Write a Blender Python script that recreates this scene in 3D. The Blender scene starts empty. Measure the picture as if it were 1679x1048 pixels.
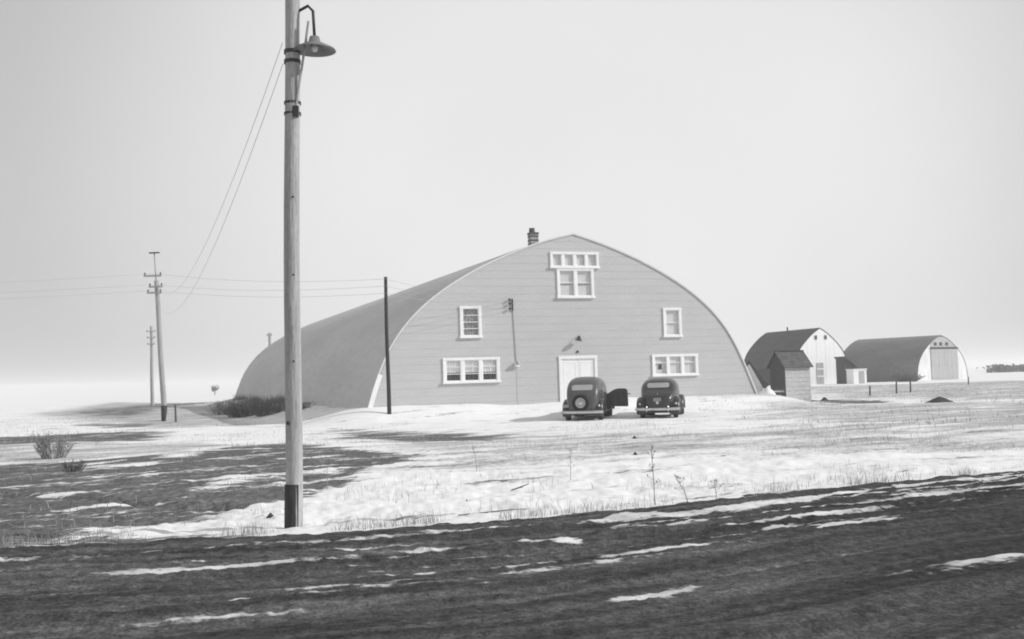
import bpy, math, random
import numpy as np
from math import sin, cos, tan, radians, pi, sqrt, atan2
from mathutils import Vector, Matrix
random.seed(7)
SC = bpy.context.scene
COL = SC.collection

# ------------------------------------------------------------------ camera
CAM_H = 1.6
PITCH = math.atan(100 / 1800.0)
ROLL = radians(1.72)
fwd = Vector((0, cos(PITCH), sin(PITCH)))
r0 = Vector((1, 0, 0)); u0 = r0.cross(fwd)
rt = cos(ROLL) * r0 - sin(ROLL) * u0
up = sin(ROLL) * r0 + cos(ROLL) * u0
cam_data = bpy.data.cameras.new('camera')
cam = bpy.data.objects.new('camera', cam_data)
COL.objects.link(cam)
M = Matrix((rt, up, -fwd)).transposed().to_4x4()
M.translation = Vector((0, 0, CAM_H))
cam.matrix_world = M
cam_data.sensor_width = 36.0
cam_data.lens = 1800.0 / 1679.0 * 36.0
cam_data.clip_start = 0.05
cam_data.clip_end = 20000
SC.camera = cam

# ------------------------------------------------------------------ light
SUN_EL = radians(31)
SUN_AZ = radians(97)            # clockwise from +Y: from the right, a touch towards the camera
world = bpy.data.worlds.new('World'); SC.world = world
world.use_nodes = True
nt = world.node_tree; nt.nodes.clear()
sky = nt.nodes.new('ShaderNodeTexSky'); sky.sky_type = 'NISHITA'; sky.sun_disc = False
sky.sun_elevation = SUN_EL; sky.sun_rotation = SUN_AZ
sky.air_density = 3.0; sky.dust_density = 1.0; sky.ozone_density = 1.0; sky.altitude = 500
bw = nt.nodes.new('ShaderNodeRGBToBW')      # black and white film
bg = nt.nodes.new('ShaderNodeBackground'); bg.inputs['Strength'].default_value = 0.10
wo = nt.nodes.new('ShaderNodeOutputWorld')
veil = nt.nodes.new('ShaderNodeMath'); veil.operation = 'MULTIPLY_ADD'      # thin even cloud veil over the whole sky
veil.inputs[1].default_value = 0.25; veil.inputs[2].default_value = 4.7
nt.links.new(sky.outputs[0], bw.inputs[0]); nt.links.new(bw.outputs[0], veil.inputs[0]); stc = nt.nodes.new('ShaderNodeTexCoord'); dp_ = nt.nodes.new('ShaderNodeVectorMath'); dp_.operation = 'DOT_PRODUCT'
dp_.inputs[1].default_value = Vector((0.06, 0.98, 0.18)).normalized()
rg = nt.nodes.new('ShaderNodeMapRange'); rg.interpolation_type = 'SMOOTHSTEP'
for k_, v_ in (('From Min', .87), ('From Max', 1.0), ('To Min', .83), ('To Max', 1.32)): rg.inputs[k_].default_value = v_
cn = nt.nodes.new('ShaderNodeTexNoise'); cn.inputs['Scale'].default_value = 2.2; cn.inputs['Detail'].default_value = 4
cr = nt.nodes.new('ShaderNodeMapRange')
for k_, v_ in (('From Min', .3), ('From Max', .7), ('To Min', .955), ('To Max', 1.045)): cr.inputs[k_].default_value = v_
m1 = nt.nodes.new('ShaderNodeMath'); m1.operation = 'MULTIPLY'; m2 = nt.nodes.new('ShaderNodeMath'); m2.operation = 'MULTIPLY'
nt.links.new(stc.outputs['Generated'], dp_.inputs[0]); nt.links.new(dp_.outputs['Value'], rg.inputs['Value'])
nt.links.new(stc.outputs['Generated'], cn.inputs['Vector']); nt.links.new(cn.outputs['Fac'], cr.inputs['Value'])
nt.links.new(rg.outputs[0], m1.inputs[0]); nt.links.new(cr.outputs[0], m1.inputs[1])
nt.links.new(veil.outputs[0], m2.inputs[0]); nt.links.new(m1.outputs[0], m2.inputs[1]); nt.links.new(m2.outputs[0], bg.inputs['Color'])
nt.links.new(bg.outputs[0], wo.inputs['Surface'])
sd = bpy.data.lights.new('sun', 'SUN'); sd.energy = 2.9; sd.angle = radians(0.6); sd.color = (1, 1, 1)
sun = bpy.data.objects.new('sun', sd); COL.objects.link(sun)
sv = Vector((sin(SUN_AZ) * cos(SUN_EL), cos(SUN_AZ) * cos(SUN_EL), sin(SUN_EL)))
sun.rotation_euler = sv.to_track_quat('Z', 'Y').to_euler()
sun.location = (60, -10, 40)
SC.view_settings.view_transform = 'Standard'
SC.view_settings.look = 'None'
SC.view_settings.gamma = 1.0
SC.view_settings.use_curve_mapping = False
SC.view_settings.exposure = 0.12
SC.render.engine = 'CYCLES'
SC.cycles.max_bounces = 6
SC.cycles.volume_bounces = 2
SC.cycles.transparent_max_bounces = 12
SC.cycles.filter_width = 1.9

# ------------------------------------------------------------------ noise in numpy
def _hash(ix, iy, seed):
    h = (ix.astype(np.int64) * 374761393 + iy.astype(np.int64) * 668265263 + seed * 1442695041) & 0xFFFFFFFF
    h = ((h ^ (h >> 13)) * 1274126177) & 0xFFFFFFFF
    h = h ^ (h >> 16)
    return (h & 0xFFFF) / 65535.0
def vnoise(x, y, seed=0):
    x = np.asarray(x, float); y = np.asarray(y, float)
    ix = np.floor(x); iy = np.floor(y); fx = x - ix; fy = y - iy
    fx = fx * fx * (3 - 2 * fx); fy = fy * fy * (3 - 2 * fy)
    a = _hash(ix, iy, seed); b = _hash(ix + 1, iy, seed); c = _hash(ix, iy + 1, seed); d = _hash(ix + 1, iy + 1, seed)
    return (a * (1 - fx) + b * fx) * (1 - fy) + (c * (1 - fx) + d * fx) * fy
def fbm(x, y, seed=0, oct=4, gain=0.5):
    s = 0; a = 1; t = 0
    for k in range(oct):
        s = s + a * vnoise(x * 2 ** k + 13.7 * k, y * 2 ** k - 7.1 * k, seed + k); t += a; a *= gain
    return s / t
def sstep(a, b, x):
    t = np.clip((x - a) / (b - a), 0, 1); return t * t * (3 - 2 * t)

# ------------------------------------------------------------------ site frame
ANG = radians(19.7)                      # the hall, the barn and the shed share this bearing
EX, EY = cos(ANG), sin(ANG)
HALL = (2.91, 50.0)
HALL_L = 58.0
def hall_xy(s, t):                       # s along the gable, t back along the ridge
    return HALL[0] + s * EX - t * EY, HALL[1] + s * EY + t * EX
RX = np.array([-4000, -300, -60, -12, -6, -2.5, 0, 1.7, 3.3, 7.1, 20, 60, 300, 4000.])
RY = np.array([10.0, 10.0, 10.0, 11.2, 11.75, 12.2, 12.85, 13.75, 14.8, 16.7, 23.0, 43, 163, 2000.])
def road_edge(x):
    return np.interp(x, RX, RY)
def road_v(x, y):                        # distance past the far edge of the road
    return (np.asarray(y) - road_edge(x)) * 0.92
def hall_dist(x, y):
    dx = np.asarray(x) - HALL[0]; dy = np.asarray(y) - HALL[1]
    s = dx * EX + dy * EY; t = -dx * EY + dy * EX
    qs = np.abs(s + 0.1) - 9.5; qt = np.abs(t - HALL_L / 2) - HALL_L / 2
    return np.hypot(np.maximum(qs, 0), np.maximum(qt, 0)) + np.minimum(np.maximum(qs, qt), 0)
def ground_h(x, y):
    x = np.asarray(x, float); y = np.asarray(y, float)
    v = road_v(x, y)
    h = np.interp(v, [-30, -12, -11, -0.3, 0.6, 1.8, 4.5, 9, 17, 28, 60, 120, 200, 500],
                  [-0.3, -0.3, 0.0, 0.0, -0.07, -0.19, -0.22, -0.14, -0.05, -0.04, 0.02, 0.0, 0.0, 0.0])
    d = hall_dist(x, y)
    h = h + 0.60 * (1 - sstep(0.2, 3.6, d)) * (1 + 0.25 * (vnoise(x * .45, y * .45, 5) - .5))
    r = np.hypot(x, y)
    # drifts
    far = 1 - sstep(80, 260, r)
    ang = (x * 0.9 + y * 0.42); acr = (-x * 0.42 + y * 0.9)
    h = h + far * sstep(0.0, 2.5, v) * (0.22 * (fbm(ang * .14, acr * .3, 11, 3) - .5) + 0.07 * (fbm(ang * .9, acr * 1.5, 12, 3) - .5))
    rough = 0.075 * (fbm(x * 2.3, y * 2.3, 15, 4) - .5) + .030 * (fbm(x * 9, y * 9, 16, 2) - .5)
    h = h + far * sstep(0.2, 1.2, v) * (1 - sstep(14, 40, r)) * rough * 1.6
    h = h - 0.15 * (1 - sstep(-.6, .3, v))
    # rise behind, far left
    h = h + sstep(250, 1100, r) * 11 * np.exp(-((np.arctan2(x, y) + 0.42) / 0.30) ** 2)
    return h
def gh(x, y):
    return float(ground_h(np.array([x]), np.array([y]))[0])

# ------------------------------------------------------------------ materials
def mat(name, v, rough=0.8, var=0.15, scale=3.0, stretch=(1, 1, 1), bump=0.0, bscale=None, metallic=0.0, spec=0.3, fine=0.0, detail=5, coat=0.0):
    m = bpy.data.materials.new(name); m.use_nodes = True
    n = m.node_tree.nodes; l = m.node_tree.links
    b = n['Principled BSDF']
    b.inputs['Roughness'].default_value = rough
    b.inputs['Metallic'].default_value = metallic
    b.inputs['Specular IOR Level'].default_value = spec
    b.inputs['Coat Weight'].default_value = coat
    tc = n.new('ShaderNodeTexCoord'); mp = n.new('ShaderNodeMapping'); mp.inputs['Scale'].default_value = stretch
    l.new(tc.outputs['Object'], mp.inputs[0])
    no = n.new('ShaderNodeTexNoise'); no.inputs['Scale'].default_value = scale; no.inputs['Detail'].default_value = detail
    no.inputs['Roughness'].default_value = 0.6
    l.new(mp.outputs[0], no.inputs['Vector'])
    r = n.new('ShaderNodeMapRange'); r.inputs['From Min'].default_value = 0.25; r.inputs['From Max'].default_value = 0.75
    r.inputs['To Min'].default_value = v * (1 - var); r.inputs['To Max'].default_value = v * (1 + var)
    l.new(no.outputs['Fac'], r.inputs['Value'])
    out = r.outputs[0]
    if fine:
        n2 = n.new('ShaderNodeTexNoise'); n2.inputs['Scale'].default_value = scale * 11; n2.inputs['Detail'].default_value = 3
        l.new(mp.outputs[0], n2.inputs['Vector'])
        r2 = n.new('ShaderNodeMapRange'); r2.inputs['From Min'].default_value = 0.3; r2.inputs['From Max'].default_value = 0.7
        r2.inputs['To Min'].default_value = 1 - fine; r2.inputs['To Max'].default_value = 1 + fine
        l.new(n2.outputs['Fac'], r2.inputs['Value'])
        mu = n.new('ShaderNodeMath'); mu.operation = 'MULTIPLY'; l.new(out, mu.inputs[0]); l.new(r2.outputs[0], mu.inputs[1]); out = mu.outputs[0]
    l.new(out, b.inputs['Base Color'])
    if bump:
        n3 = n.new('ShaderNodeTexNoise'); n3.inputs['Scale'].default_value = bscale or scale * 4; n3.inputs['Detail'].default_value = 6
        l.new(mp.outputs[0], n3.inputs['Vector'])
        bu = n.new('ShaderNodeBump'); bu.inputs['Strength'].default_value = bump; bu.inputs['Distance'].default_value = 0.03
        l.new(n3.outputs['Fac'], bu.inputs['Height']); l.new(bu.outputs[0], b.inputs['Normal'])
    return m
def glass_mat(name, tint=0.9, rough=0.03):
    m = bpy.data.materials.new(name); m.use_nodes = True
    n = m.node_tree.nodes; l = m.node_tree.links; n.clear()
    o = n.new('ShaderNodeOutputMaterial'); mx = n.new('ShaderNodeMixShader'); fr = n.new('ShaderNodeMath'); fr.operation = 'MULTIPLY_ADD'; lw = n.new('ShaderNodeLayerWeight'); pw = n.new('ShaderNodeMath'); pw.operation = 'POWER'; pw.inputs[1].default_value = 5; l.new(lw.outputs['Facing'], pw.inputs[0]); l.new(pw.outputs[0], fr.inputs[0]); fr.inputs[1].default_value = .9; fr.inputs[2].default_value = .035; lw.inputs['Blend'].default_value = .5
    t = n.new('ShaderNodeBsdfTransparent'); t.inputs[0].default_value = (tint, tint, tint, 1)
    g = n.new('ShaderNodeBsdfGlossy'); g.inputs['Roughness'].default_value = rough
    l.new(fr.outputs[0], mx.inputs[0]); l.new(t.outputs[0], mx.inputs[1]); l.new(g.outputs[0], mx.inputs[2]); l.new(mx.outputs[0], o.inputs['Surface'])
    return m

MT = {}
MT['siding'] = mat('painted_siding', 0.53, 0.75, 0.05, 0.6, (1, 1, 4), 0.15, 9, fine=0.05)
MT['trim'] = mat('white_trim_paint', 0.88, 0.55, 0.06, 3.0, fine=0.04)
MT['edge'] = mat('roof_edge_paint', 0.70, 0.6, 0.08, 3.0)
MT['roofing'] = mat('rolled_roofing', 0.53, 0.75, 0.12, 0.35, (1, 0.22, 1), 0.25, 6, fine=0.06)
MT['dark_int'] = mat('dark_interior', 0.03, 0.9)
MT['curtain'] = mat('lace_curtain', 0.9, 0.9, 0.2, 5, (4, 4, 0.6))
MT['drape'] = mat('dark_drape', 0.06, 0.9, 0.8, 7, (2.2, 2.2, 0.05))
MT['blind'] = mat('window_blind', 0.78, 0.9, 0.12, 2.5)
MT['lace'] = mat('patterned_curtain', 0.42, 0.9, 0.45, 6, (1, 1, 1))
MT['glass'] = glass_mat('window_glass', .97)
MT['car_glass'] = mat('car_glass', 0.03, 0.06, 0.1, spec=0.6)
MT['rear_glass'] = mat('bright_car_glass', 0.6, 0.12, 0.1, metallic=.75, spec=.6)
MT['iron'] = mat('dark_iron', 0.06, 0.55, 0.2, 4, metallic=0.3)
MT['porcelain'] = mat('insulator_glass', 0.06, 0.2, 0.1)
MT['meter'] = mat('meter_paint', 0.85, 0.4, 0.1)
MT['brick'] = mat('chimney_brick', 0.36, 0.9, 0.3, 6, bump=.4, fine=.2)
MT['brick2'] = mat('chimney_band', 0.11, 0.9, 0.3, 6, bump=.4)
MT['pole'] = mat('weathered_pole', 0.38, 0.85, 0.28, 2.2, (7, 7, 0.5), 0.5, 6, fine=0.22)
MT['tar'] = mat('tarred_pole', 0.035, 0.7, 0.5, 3, (6, 6, 1.2), 0.6, 7, fine=.3)
MT['darkpole'] = mat('creosoted_pole', 0.04, 0.7, 0.3, 2.5, (8, 8, .6), 0.4, fine=.2)
MT['farpole'] = mat('grey_pole', 0.38, 0.85, 0.25, 2.5, (8, 8, .6), 0.4, fine=.2)
MT['enamel'] = mat('lamp_enamel', 0.20, 0.4, 0.1, 3)
MT['wire'] = mat('overhead_wire', 0.42, 0.7, 0.1)
MT['carpaint'] = mat('dark_car_paint', 0.085, 0.36, 0.25, 2.0, spec=.5, coat=.3, fine=.1)
MT['carpaint2'] = mat('black_car_paint', 0.026, 0.34, 0.25, 2.0, spec=.5, coat=.3, fine=.1)
MT['dust'] = mat('muddy_paint', 0.07, 0.6, 0.35, 3.0, fine=.2)
MT['rubber'] = mat('tyre_rubber', 0.018, 0.85, 0.25, 8)
MT['chrome'] = mat('dull_chrome', 0.62, 0.28, 0.12, 6, metallic=1.0)
MT['rim'] = mat('painted_rim', 0.45, 0.4, 0.2, 6)
MT['plate'] = mat('licence_plate', 0.30, 0.5, 0.2, 12)
MT['lens'] = mat('tail_lens', 0.10, 0.2, 0.1, 5)
MT['whitebarn'] = mat('white_barn_paint', 0.88, 0.7, 0.04, 1.0, (2, 1, .5), .1, fine=.05)
MT['quonwall'] = mat('faded_white_paint', 0.70, 0.8, 0.2, 1.2, (2, 1, .4), fine=.1)
MT['darkroof'] = mat('dark_shingle_roof', 0.075, 0.85, 0.25, 1.5, (1, .3, 1), .4, 8, fine=.25)
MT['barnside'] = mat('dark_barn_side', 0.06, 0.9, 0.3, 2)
MT['greyroof'] = mat('galvanised_roof', 0.20, 0.6, 0.2, 0.5, (1, .3, 1), .2, fine=.1)
MT['greydoor'] = mat('grey_door_paint', 0.40, 0.8, 0.15, 1.5, (3, 3, .3), fine=.1)
MT['oldwood'] = mat('weathered_boards', 0.56, 0.9, 0.25, 2.5, (1, 1, 7), .4, fine=.2)
MT['oldwood2'] = mat('dark_or_shaded_boards', 0.075, 0.9, 0.3, 2.5, (1, 1, 5), .4, fine=.2)  # dark old boards; on the outhouse sides this tone is painted-in shade
MT['shingle'] = mat('old_shingles', 0.11, 0.9, 0.35, 4, (1, 1, 1), .5, fine=.3)
MT['post'] = mat('fence_post_wood', 0.10, 0.9, 0.3, 5)
MT['twig'] = mat('dry_twigs', 0.14, 0.9, 0.4, 9)
MT['grass'] = mat('dry_grass_blades', 0.30, 0.9, 0.5, 1.3)
MT['earth'] = mat('dark_earth', 0.06, 0.95, 0.4, 6, bump=.8, fine=.3)
MT['snowpile'] = mat('snow_pile', 0.82, 0.8, 0.04, 3, bump=.4, bscale=8)
MT['farbush'] = mat('shelterbelt_twigs', 0.10, 0.95, 0.4, 0.6, fine=.3)

def ground_material(name, road=False):
    m = bpy.data.materials.new(name); m.use_nodes = True
    n = m.node_tree.nodes; l = m.node_tree.links; b = n['Principled BSDF']
    b.inputs['Roughness'].default_value = 0.9; b.inputs['Specular IOR Level'].default_value = 0.15
    tc = n.new('ShaderNodeTexCoord')
    def mapping(rot, sc):
        if road and rot:
            ln_ = n.new('ShaderNodeAttribute'); ln_.attribute_name = 'lane'
            mp = n.new('ShaderNodeMapping'); mp.vector_type = 'TEXTURE'; mp.inputs['Scale'].default_value = sc
            l.new(ln_.outputs['Vector'], mp.inputs[0]); return mp.outputs[0]
        mp = n.new('ShaderNodeMapping'); mp.vector_type = 'TEXTURE'
        mp.inputs['Rotation'].default_value = (0, 0, rot); mp.inputs['Scale'].default_value = sc
        l.new(tc.outputs['Object'], mp.inputs[0]); return mp.outputs[0]
    def noise(vec, s, d=6, r=.6):
        q = n.new('ShaderNodeTexNoise'); q.inputs['Scale'].default_value = s; q.inputs['Detail'].default_value = d; q.inputs['Roughness'].default_value = r
        l.new(vec, q.inputs['Vector']); return q.outputs['Fac']
    def mth(op, a, c, clamp=False):
        q = n.new('ShaderNodeMath'); q.operation = op; q.use_clamp = clamp
        for i, z in enumerate((a, c)):
            if isinstance(z, (int, float)): q.inputs[i].default_value = z
            else: l.new(z, q.inputs[i])
        return q.outputs[0]
    def rng(a, f0, f1, t0, t1, smooth=True):
        q = n.new('ShaderNodeMapRange'); q.interpolation_type = 'SMOOTHSTEP' if smooth else 'LINEAR'
        l.new(a, q.inputs['Value'])
        for k, z in (('From Min', f0), ('From Max', f1), ('To Min', t0), ('To Max', t1)): q.inputs[k].default_value = z
        return q.outputs[0]
    def mix(f, a, c):
        q = n.new('ShaderNodeMix'); q.data_type = 'FLOAT'; l.new(f, q.inputs[0])
        for i, z in ((2, a), (3, c)):
            if isinstance(z, (int, float)): q.inputs[i].default_value = z
            else: l.new(z, q.inputs[i])
        return q.outputs[0]
    def attr(nm):
        q = n.new('ShaderNodeAttribute'); q.attribute_name = nm; return q.outputs['Fac']
    along = mapping(radians(24), (4.5, 1.0, 1.0))
    along2 = mapping(radians(24), (10.0, 1.0, 1.0) if road else (7.0, 1.0, 1.0))
    iso = mapping(0, (1, 1, 1))
    n_al = noise(along, 1.1, 7, .62); n_f = noise(iso, 9.0, 6, .65); n_m = noise(iso, 1.3, 6, .6); n_g = noise(iso, 38, 3, .6)
    if road:
        n_st = noise(along2, 4.0, 6, .6)
        dirt = rng(n_f, .3, .75, .045, .105); dirt = mth('MULTIPLY', dirt, rng(n_st, .3, .7, .55, 1.5))
        dirt = mth('MULTIPLY', dirt, rng(n_g, .3, .7, .6, 1.45))
        sn = mth('ADD', attr('snow'), mth('MULTIPLY', mth('SUBTRACT', n_st, .5), 2.2))
        sn = mth('ADD', sn, mth('MULTIPLY', mth('SUBTRACT', n_f, .5), .7))
        f = rng(sn, .42, .70, 0, .95)
        dirt = mth('MULTIPLY', dirt, attr('track'))
        col = mix(f, dirt, rng(n_m, .3, .7, .50, .78))
    else:
        snow = rng(n_m, .3, .7, .81, .87)
        n_h = noise(along2, 3.4, 6, .65); tuft = rng(n_g, .35, .7, .20, .46)
        gf = mth('ADD', mth('MULTIPLY', attr('grassy'), .50), mth('ADD', mth('MULTIPLY', mth('SUBTRACT', n_f, .5), .95), mth('MULTIPLY', mth('SUBTRACT', n_al, .5), 1.7)))
        gf = rng(gf, .18, .70, 0, .80)
        c1 = mix(gf, snow, tuft)
        dirt = mth('MULTIPLY', mth('MULTIPLY', rng(n_f, .3, .72, .035, .15), rng(n_al, .3, .7, .75, 1.3)), rng(n_h, .35, .65, .7, 1.35))
        bf = mth('ADD', mth('MULTIPLY', attr('bare'), .74), mth('MULTIPLY', mth('SUBTRACT', n_al, .5), 1.5))
        bf = mth('ADD', bf, mth('MULTIPLY', mth('SUBTRACT', n_f, .5), .7))
        bf = mth('ADD', bf, mth('MULTIPLY', mth('SUBTRACT', n_h, .5), 2.9))
        bf = rng(bf, .27, .62, 0, .97)
        col = mix(bf, c1, dirt)
        f = None
    l.new(col, b.inputs['Base Color'])
    bu = n.new('ShaderNodeBump'); bu.inputs['Strength'].default_value = .6 if road else .35; bu.inputs['Distance'].default_value = .03
    hgt = mth('ADD', n_f, mth('MULTIPLY', n_g, .4)); l.new(hgt, bu.inputs['Height']); l.new(bu.outputs[0], b.inputs['Normal'])
    return m
MT['ground'] = ground_material('snowy_field')
MT['road'] = ground_material('muddy_road', True)

# ------------------------------------------------------------------ mesh helpers
class MB:
    def __init__(s): s.v = []; s.f = []
    def add(s, vs, fs):
        o = len(s.v); s.v += [tuple(map(float, p)) for p in vs]; s.f += [tuple(i + o for i in f) for f in fs]; return s
    def box(s, x0, x1, y0, y1, z0, z1, M=None):
        vs = [(x, y, z) for z in (z0, z1) for y in (y0, y1) for x in (x0, x1)]
        if M is not None: vs = [tuple(M @ Vector(p)) for p in vs]
        return s.add(vs, [(0, 2, 3, 1), (4, 5, 7, 6), (0, 1, 5, 4), (2, 6, 7, 3), (0, 4, 6, 2), (1, 3, 7, 5)])
    def tube(s, pts, rad, n=8, cap=True):
        pts = [Vector(p) for p in pts]
        if not hasattr(rad, '__len__'): rad = [rad] * len(pts)
        vs = []; fs = []
        d0 = (pts[1] - pts[0]).normalized()
        ref = Vector((0, 0, 1)) if abs(d0.z) < .9 else Vector((1, 0, 0))
        a = d0.cross(ref).normalized()
        for i, p in enumerate(pts):
            d = (pts[min(i + 1, len(pts) - 1)] - pts[max(i - 1, 0)]).normalized()
            a = (a - d * a.dot(d)).normalized(); b2 = d.cross(a)
            for k in range(n):
                t = 2 * pi * k / n; vs.append(p + (a * cos(t) + b2 * sin(t)) * rad[i])
        for i in range(len(pts) - 1):
            for k in range(n):
                fs.append((i * n + k, i * n + (k + 1) % n, (i + 1) * n + (k + 1) % n, (i + 1) * n + k))
        if cap:
            fs.append(tuple(reversed(range(n)))); fs.append(tuple((len(pts) - 1) * n + k for k in range(n)))
        return s.add(vs, fs)
    def lathe(s, prof, n=20, M=None, cap=False):      # prof of (radius, z)
        vs = []; fs = []
        for r, z in prof:
            for k in range(n):
                t = 2 * pi * k / n; p = Vector((r * cos(t), r * sin(t), z)); vs.append(M @ p if M is not None else p)
        for i in range(len(prof) - 1):
            for k in range(n):
                fs.append((i * n + k, i * n + (k + 1) % n, (i + 1) * n + (k + 1) % n, (i + 1) * n + k))
        if cap:
            fs.append(tuple(reversed(range(n)))); fs.append(tuple((len(prof) - 1) * n + k for k in range(n)))
        return s.add(vs, fs)
    def grid(s, rows, close_u=False):                 # rows of equal-length point lists
        n = len(rows[0]); vs = [p for r in rows for p in r]; fs = []
        for i in range(len(rows) - 1):
            for k in range(n - 1 + (1 if close_u else 0)):
                fs.append((i * n + k, i * n + (k + 1) % n, (i + 1) * n + (k + 1) % n, (i + 1) * n + k))
        return s.add(vs, fs)
    def prism(s, poly, y0, y1):                       # poly of (x, z), extruded along y
        n = len(poly); vs = [(x, y0, z) for x, z in poly] + [(x, y1, z) for x, z in poly]
        fs = [tuple(range(n)), tuple(reversed(range(n, 2 * n)))]
        fs += [(i, n + i, n + (i + 1) % n, (i + 1) % n) for i in range(n)]
        return s.add(vs, fs)
    def build(s, name, m, parent=None, smooth=False):
        me = bpy.data.meshes.new(name); me.from_pydata(s.v, [], s.f); me.materials.append(MT[m] if isinstance(m, str) else m)
        if smooth: me.polygons.foreach_set('use_smooth', [True] * len(me.polygons))
        me.update()
        import bmesh
        bm = bmesh.new(); bm.from_mesh(me); bmesh.ops.recalc_face_normals(bm, faces=bm.faces); bm.to_mesh(me); bm.free()
        o = bpy.data.objects.new(name, me); COL.objects.link(o)
        if parent is not None: o.parent = parent
        return o
def smooth_angle(o, deg=40):
    me = o.data
    me.polygons.foreach_set('use_smooth', [True] * len(me.polygons))
    me.set_sharp_from_angle(angle=radians(deg))
    return o
def tag(o, label=None, cat=None, group=None, kind=None):
    if label: o['label'] = label
    if cat: o['category'] = cat
    if group: o['group'] = group
    if kind: o['kind'] = kind
    return o
def thing(name, label, cat, loc=(0, 0, 0), rz=0.0, group=None):
    o = bpy.data.objects.new(name, None); COL.objects.link(o); o.empty_display_size = .3
    o.location = loc; o.rotation_euler = (0, 0, rz)
    return tag(o, label, cat, group)

# ------------------------------------------------------------------ ground sheet
def pip_dist(px, py, poly):              # signed distance to polygon, positive inside
    poly = np.array(poly, float); n = len(poly)
    inside = np.zeros(px.shape, bool); d = np.full(px.shape, 1e9)
    for i in range(n):
        x0, y0 = poly[i]; x1, y1 = poly[(i + 1) % n]
        c = ((y0 > py) != (y1 > py)) & (px < (x1 - x0) * (py - y0) / (y1 - y0 + 1e-12) + x0); inside ^= c
        ex, ey = x1 - x0, y1 - y0; t = np.clip(((px - x0) * ex + (py - y0) * ey) / (ex * ex + ey * ey + 1e-12), 0, 1)
        d = np.minimum(d, np.hypot(px - x0 - t * ex, py - y0 - t * ey))
    return np.where(inside, d, -d)
BARE = [
 (1.0, .6, [(-18, 22), (-12.5, 27.5), (-10.2, 28.5), (-8.4, 27.8), (-7.7, 30.4), (-7.5, 33.2), (-4.7, 29.4), (-2.3, 26.4), (-2.5, 22.6), (-2.9, 19.0), (-3.6, 17.9), (-4.2, 16.9), (-4.3, 15.4), (-5.3, 14.9), (-7.5, 15.2), (-16, 15.5)]),
 (.95, .8, [(-7.1, 42.1), (-4.5, 39.3), (-0.3, 34.5), (-0.8, 31.9), (-2.7, 31.6), (-5.4, 34.5)]),
 (1.0, .9, [(-24, 44.5), (-19.6, 44.0), (-16.9, 45.8), (-13.5, 43.2), (-12.3, 37.5), (-15.3, 36.7), (-22, 34.4)]),
 (.95, 4, [(-38.8, 94.2), (-47.0, 140.4), (-37.6, 146.2), (-32.8, 108.8), (-24.3, 68.3)]),
 (.8, .8, [(-23.7, 58.4), (-20.0, 58.8), (-16.6, 51.4), (-18.4, 49.9)]),
 (1.1, .8, [(16.6, 66.2), (18.6, 62.5), (18.4, 53.6), (16.2, 54.0), (15.7, 59.0)]),
 (1.15, .7, [(-16, 10.5), (-5.6, 11.3), (-5.2, 13.6), (-6.2, 15.6), (-16, 16.5)]),
 (.9, .4, [(-12.0, 12.5), (-7.3, 14.2), (-4.2, 12.9), (-2.5, 12.3), (-2.3, 11.3), (-12, 10.9)]),
]
SNOWPATCH = [(1, .3, [(-6.1, 19.8), (-5.2, 21.7), (-5.0, 20.6), (-5.7, 18.9)]), (1, .3, [(-5.8, 21.8), (-3.6, 22.9), (-3.4, 21.8), (-5.5, 20.6)]),
 (1, .3, [(-3.4, 21.5), (-2.2, 24.3), (-2.0, 23.3), (-3.0, 20.1)])]
GRASSY = [
 (1.0, 2.5, [(-6.6, 36.7), (-0.3, 35.5), (4, 34), (16.4, 36.1), (12.7, 22.5), (4.4, 23.7), (-0.5, 21.0), (-2.9, 21.6), (-2.9, 27.1)]),
 (1.15, 4, [(11.5, 56.8), (24, 50), (26, 30), (12.3, 28.1), (7.8, 36.8)]),
 (1.15, 5, [(28.8, 118), (70, 112), (40, 50), (21, 54), (17.8, 66.5)]),
 (1.25, 3, [(-69.5, 190), (-26, 108.0), (-11.8, 50.8), (-15, 47), (-23.4, 60.0), (-40, 90)]),
 (1.1, 1.5, [(-22, 26), (-22, 36.5), (-14, 37), (-7.5, 34), (-8.2, 28.5), (-10.5, 29), (-13, 27)]),
 (.45, 2.0, [(-2.6, 13.6), (-2.0, 16.5), (2.5, 20), (12, 24.5), (12, 21.5), (3, 16), (1, 14.4)]),
]
FURROW = [(-9.6, 20.4), (-8.0, 19.3), (-6.6, 18.3), (-5.3, 17.5), (-4.4, 17.2)]
def field(X, Y, polys, warp=.5):
    out = np.zeros(X.shape)
    wx = warp * (fbm(X * .7, Y * .7, 31, 3) - .5) * 2; wy = warp * (fbm(X * .7, Y * .7, 41, 3) - .5) * 2
    for w, soft, p in polys:
        a = np.array(p); pad = soft + warp * 2 + 1
        k = (X > a[:, 0].min() - pad) & (X < a[:, 0].max() + pad) & (Y > a[:, 1].min() - pad) & (Y < a[:, 1].max() + pad)
        if k.any():
            d = pip_dist(X[k] + wx[k], Y[k] + wy[k], p)
            out[k] = np.maximum(out[k], w * sstep(-soft, soft, d))
    return out
def seg_dist(X, Y, pts):
    d = np.full(X.shape, 1e9)
    for (x0, y0), (x1, y1) in zip(pts[:-1], pts[1:]):
        ex, ey = x1 - x0, y1 - y0; t = np.clip(((X - x0) * ex + (Y - y0) * ey) / (ex * ex + ey * ey), 0, 1)
        d = np.minimum(d, np.hypot(X - x0 - t * ex, Y - y0 - t * ey))
    return d
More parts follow.
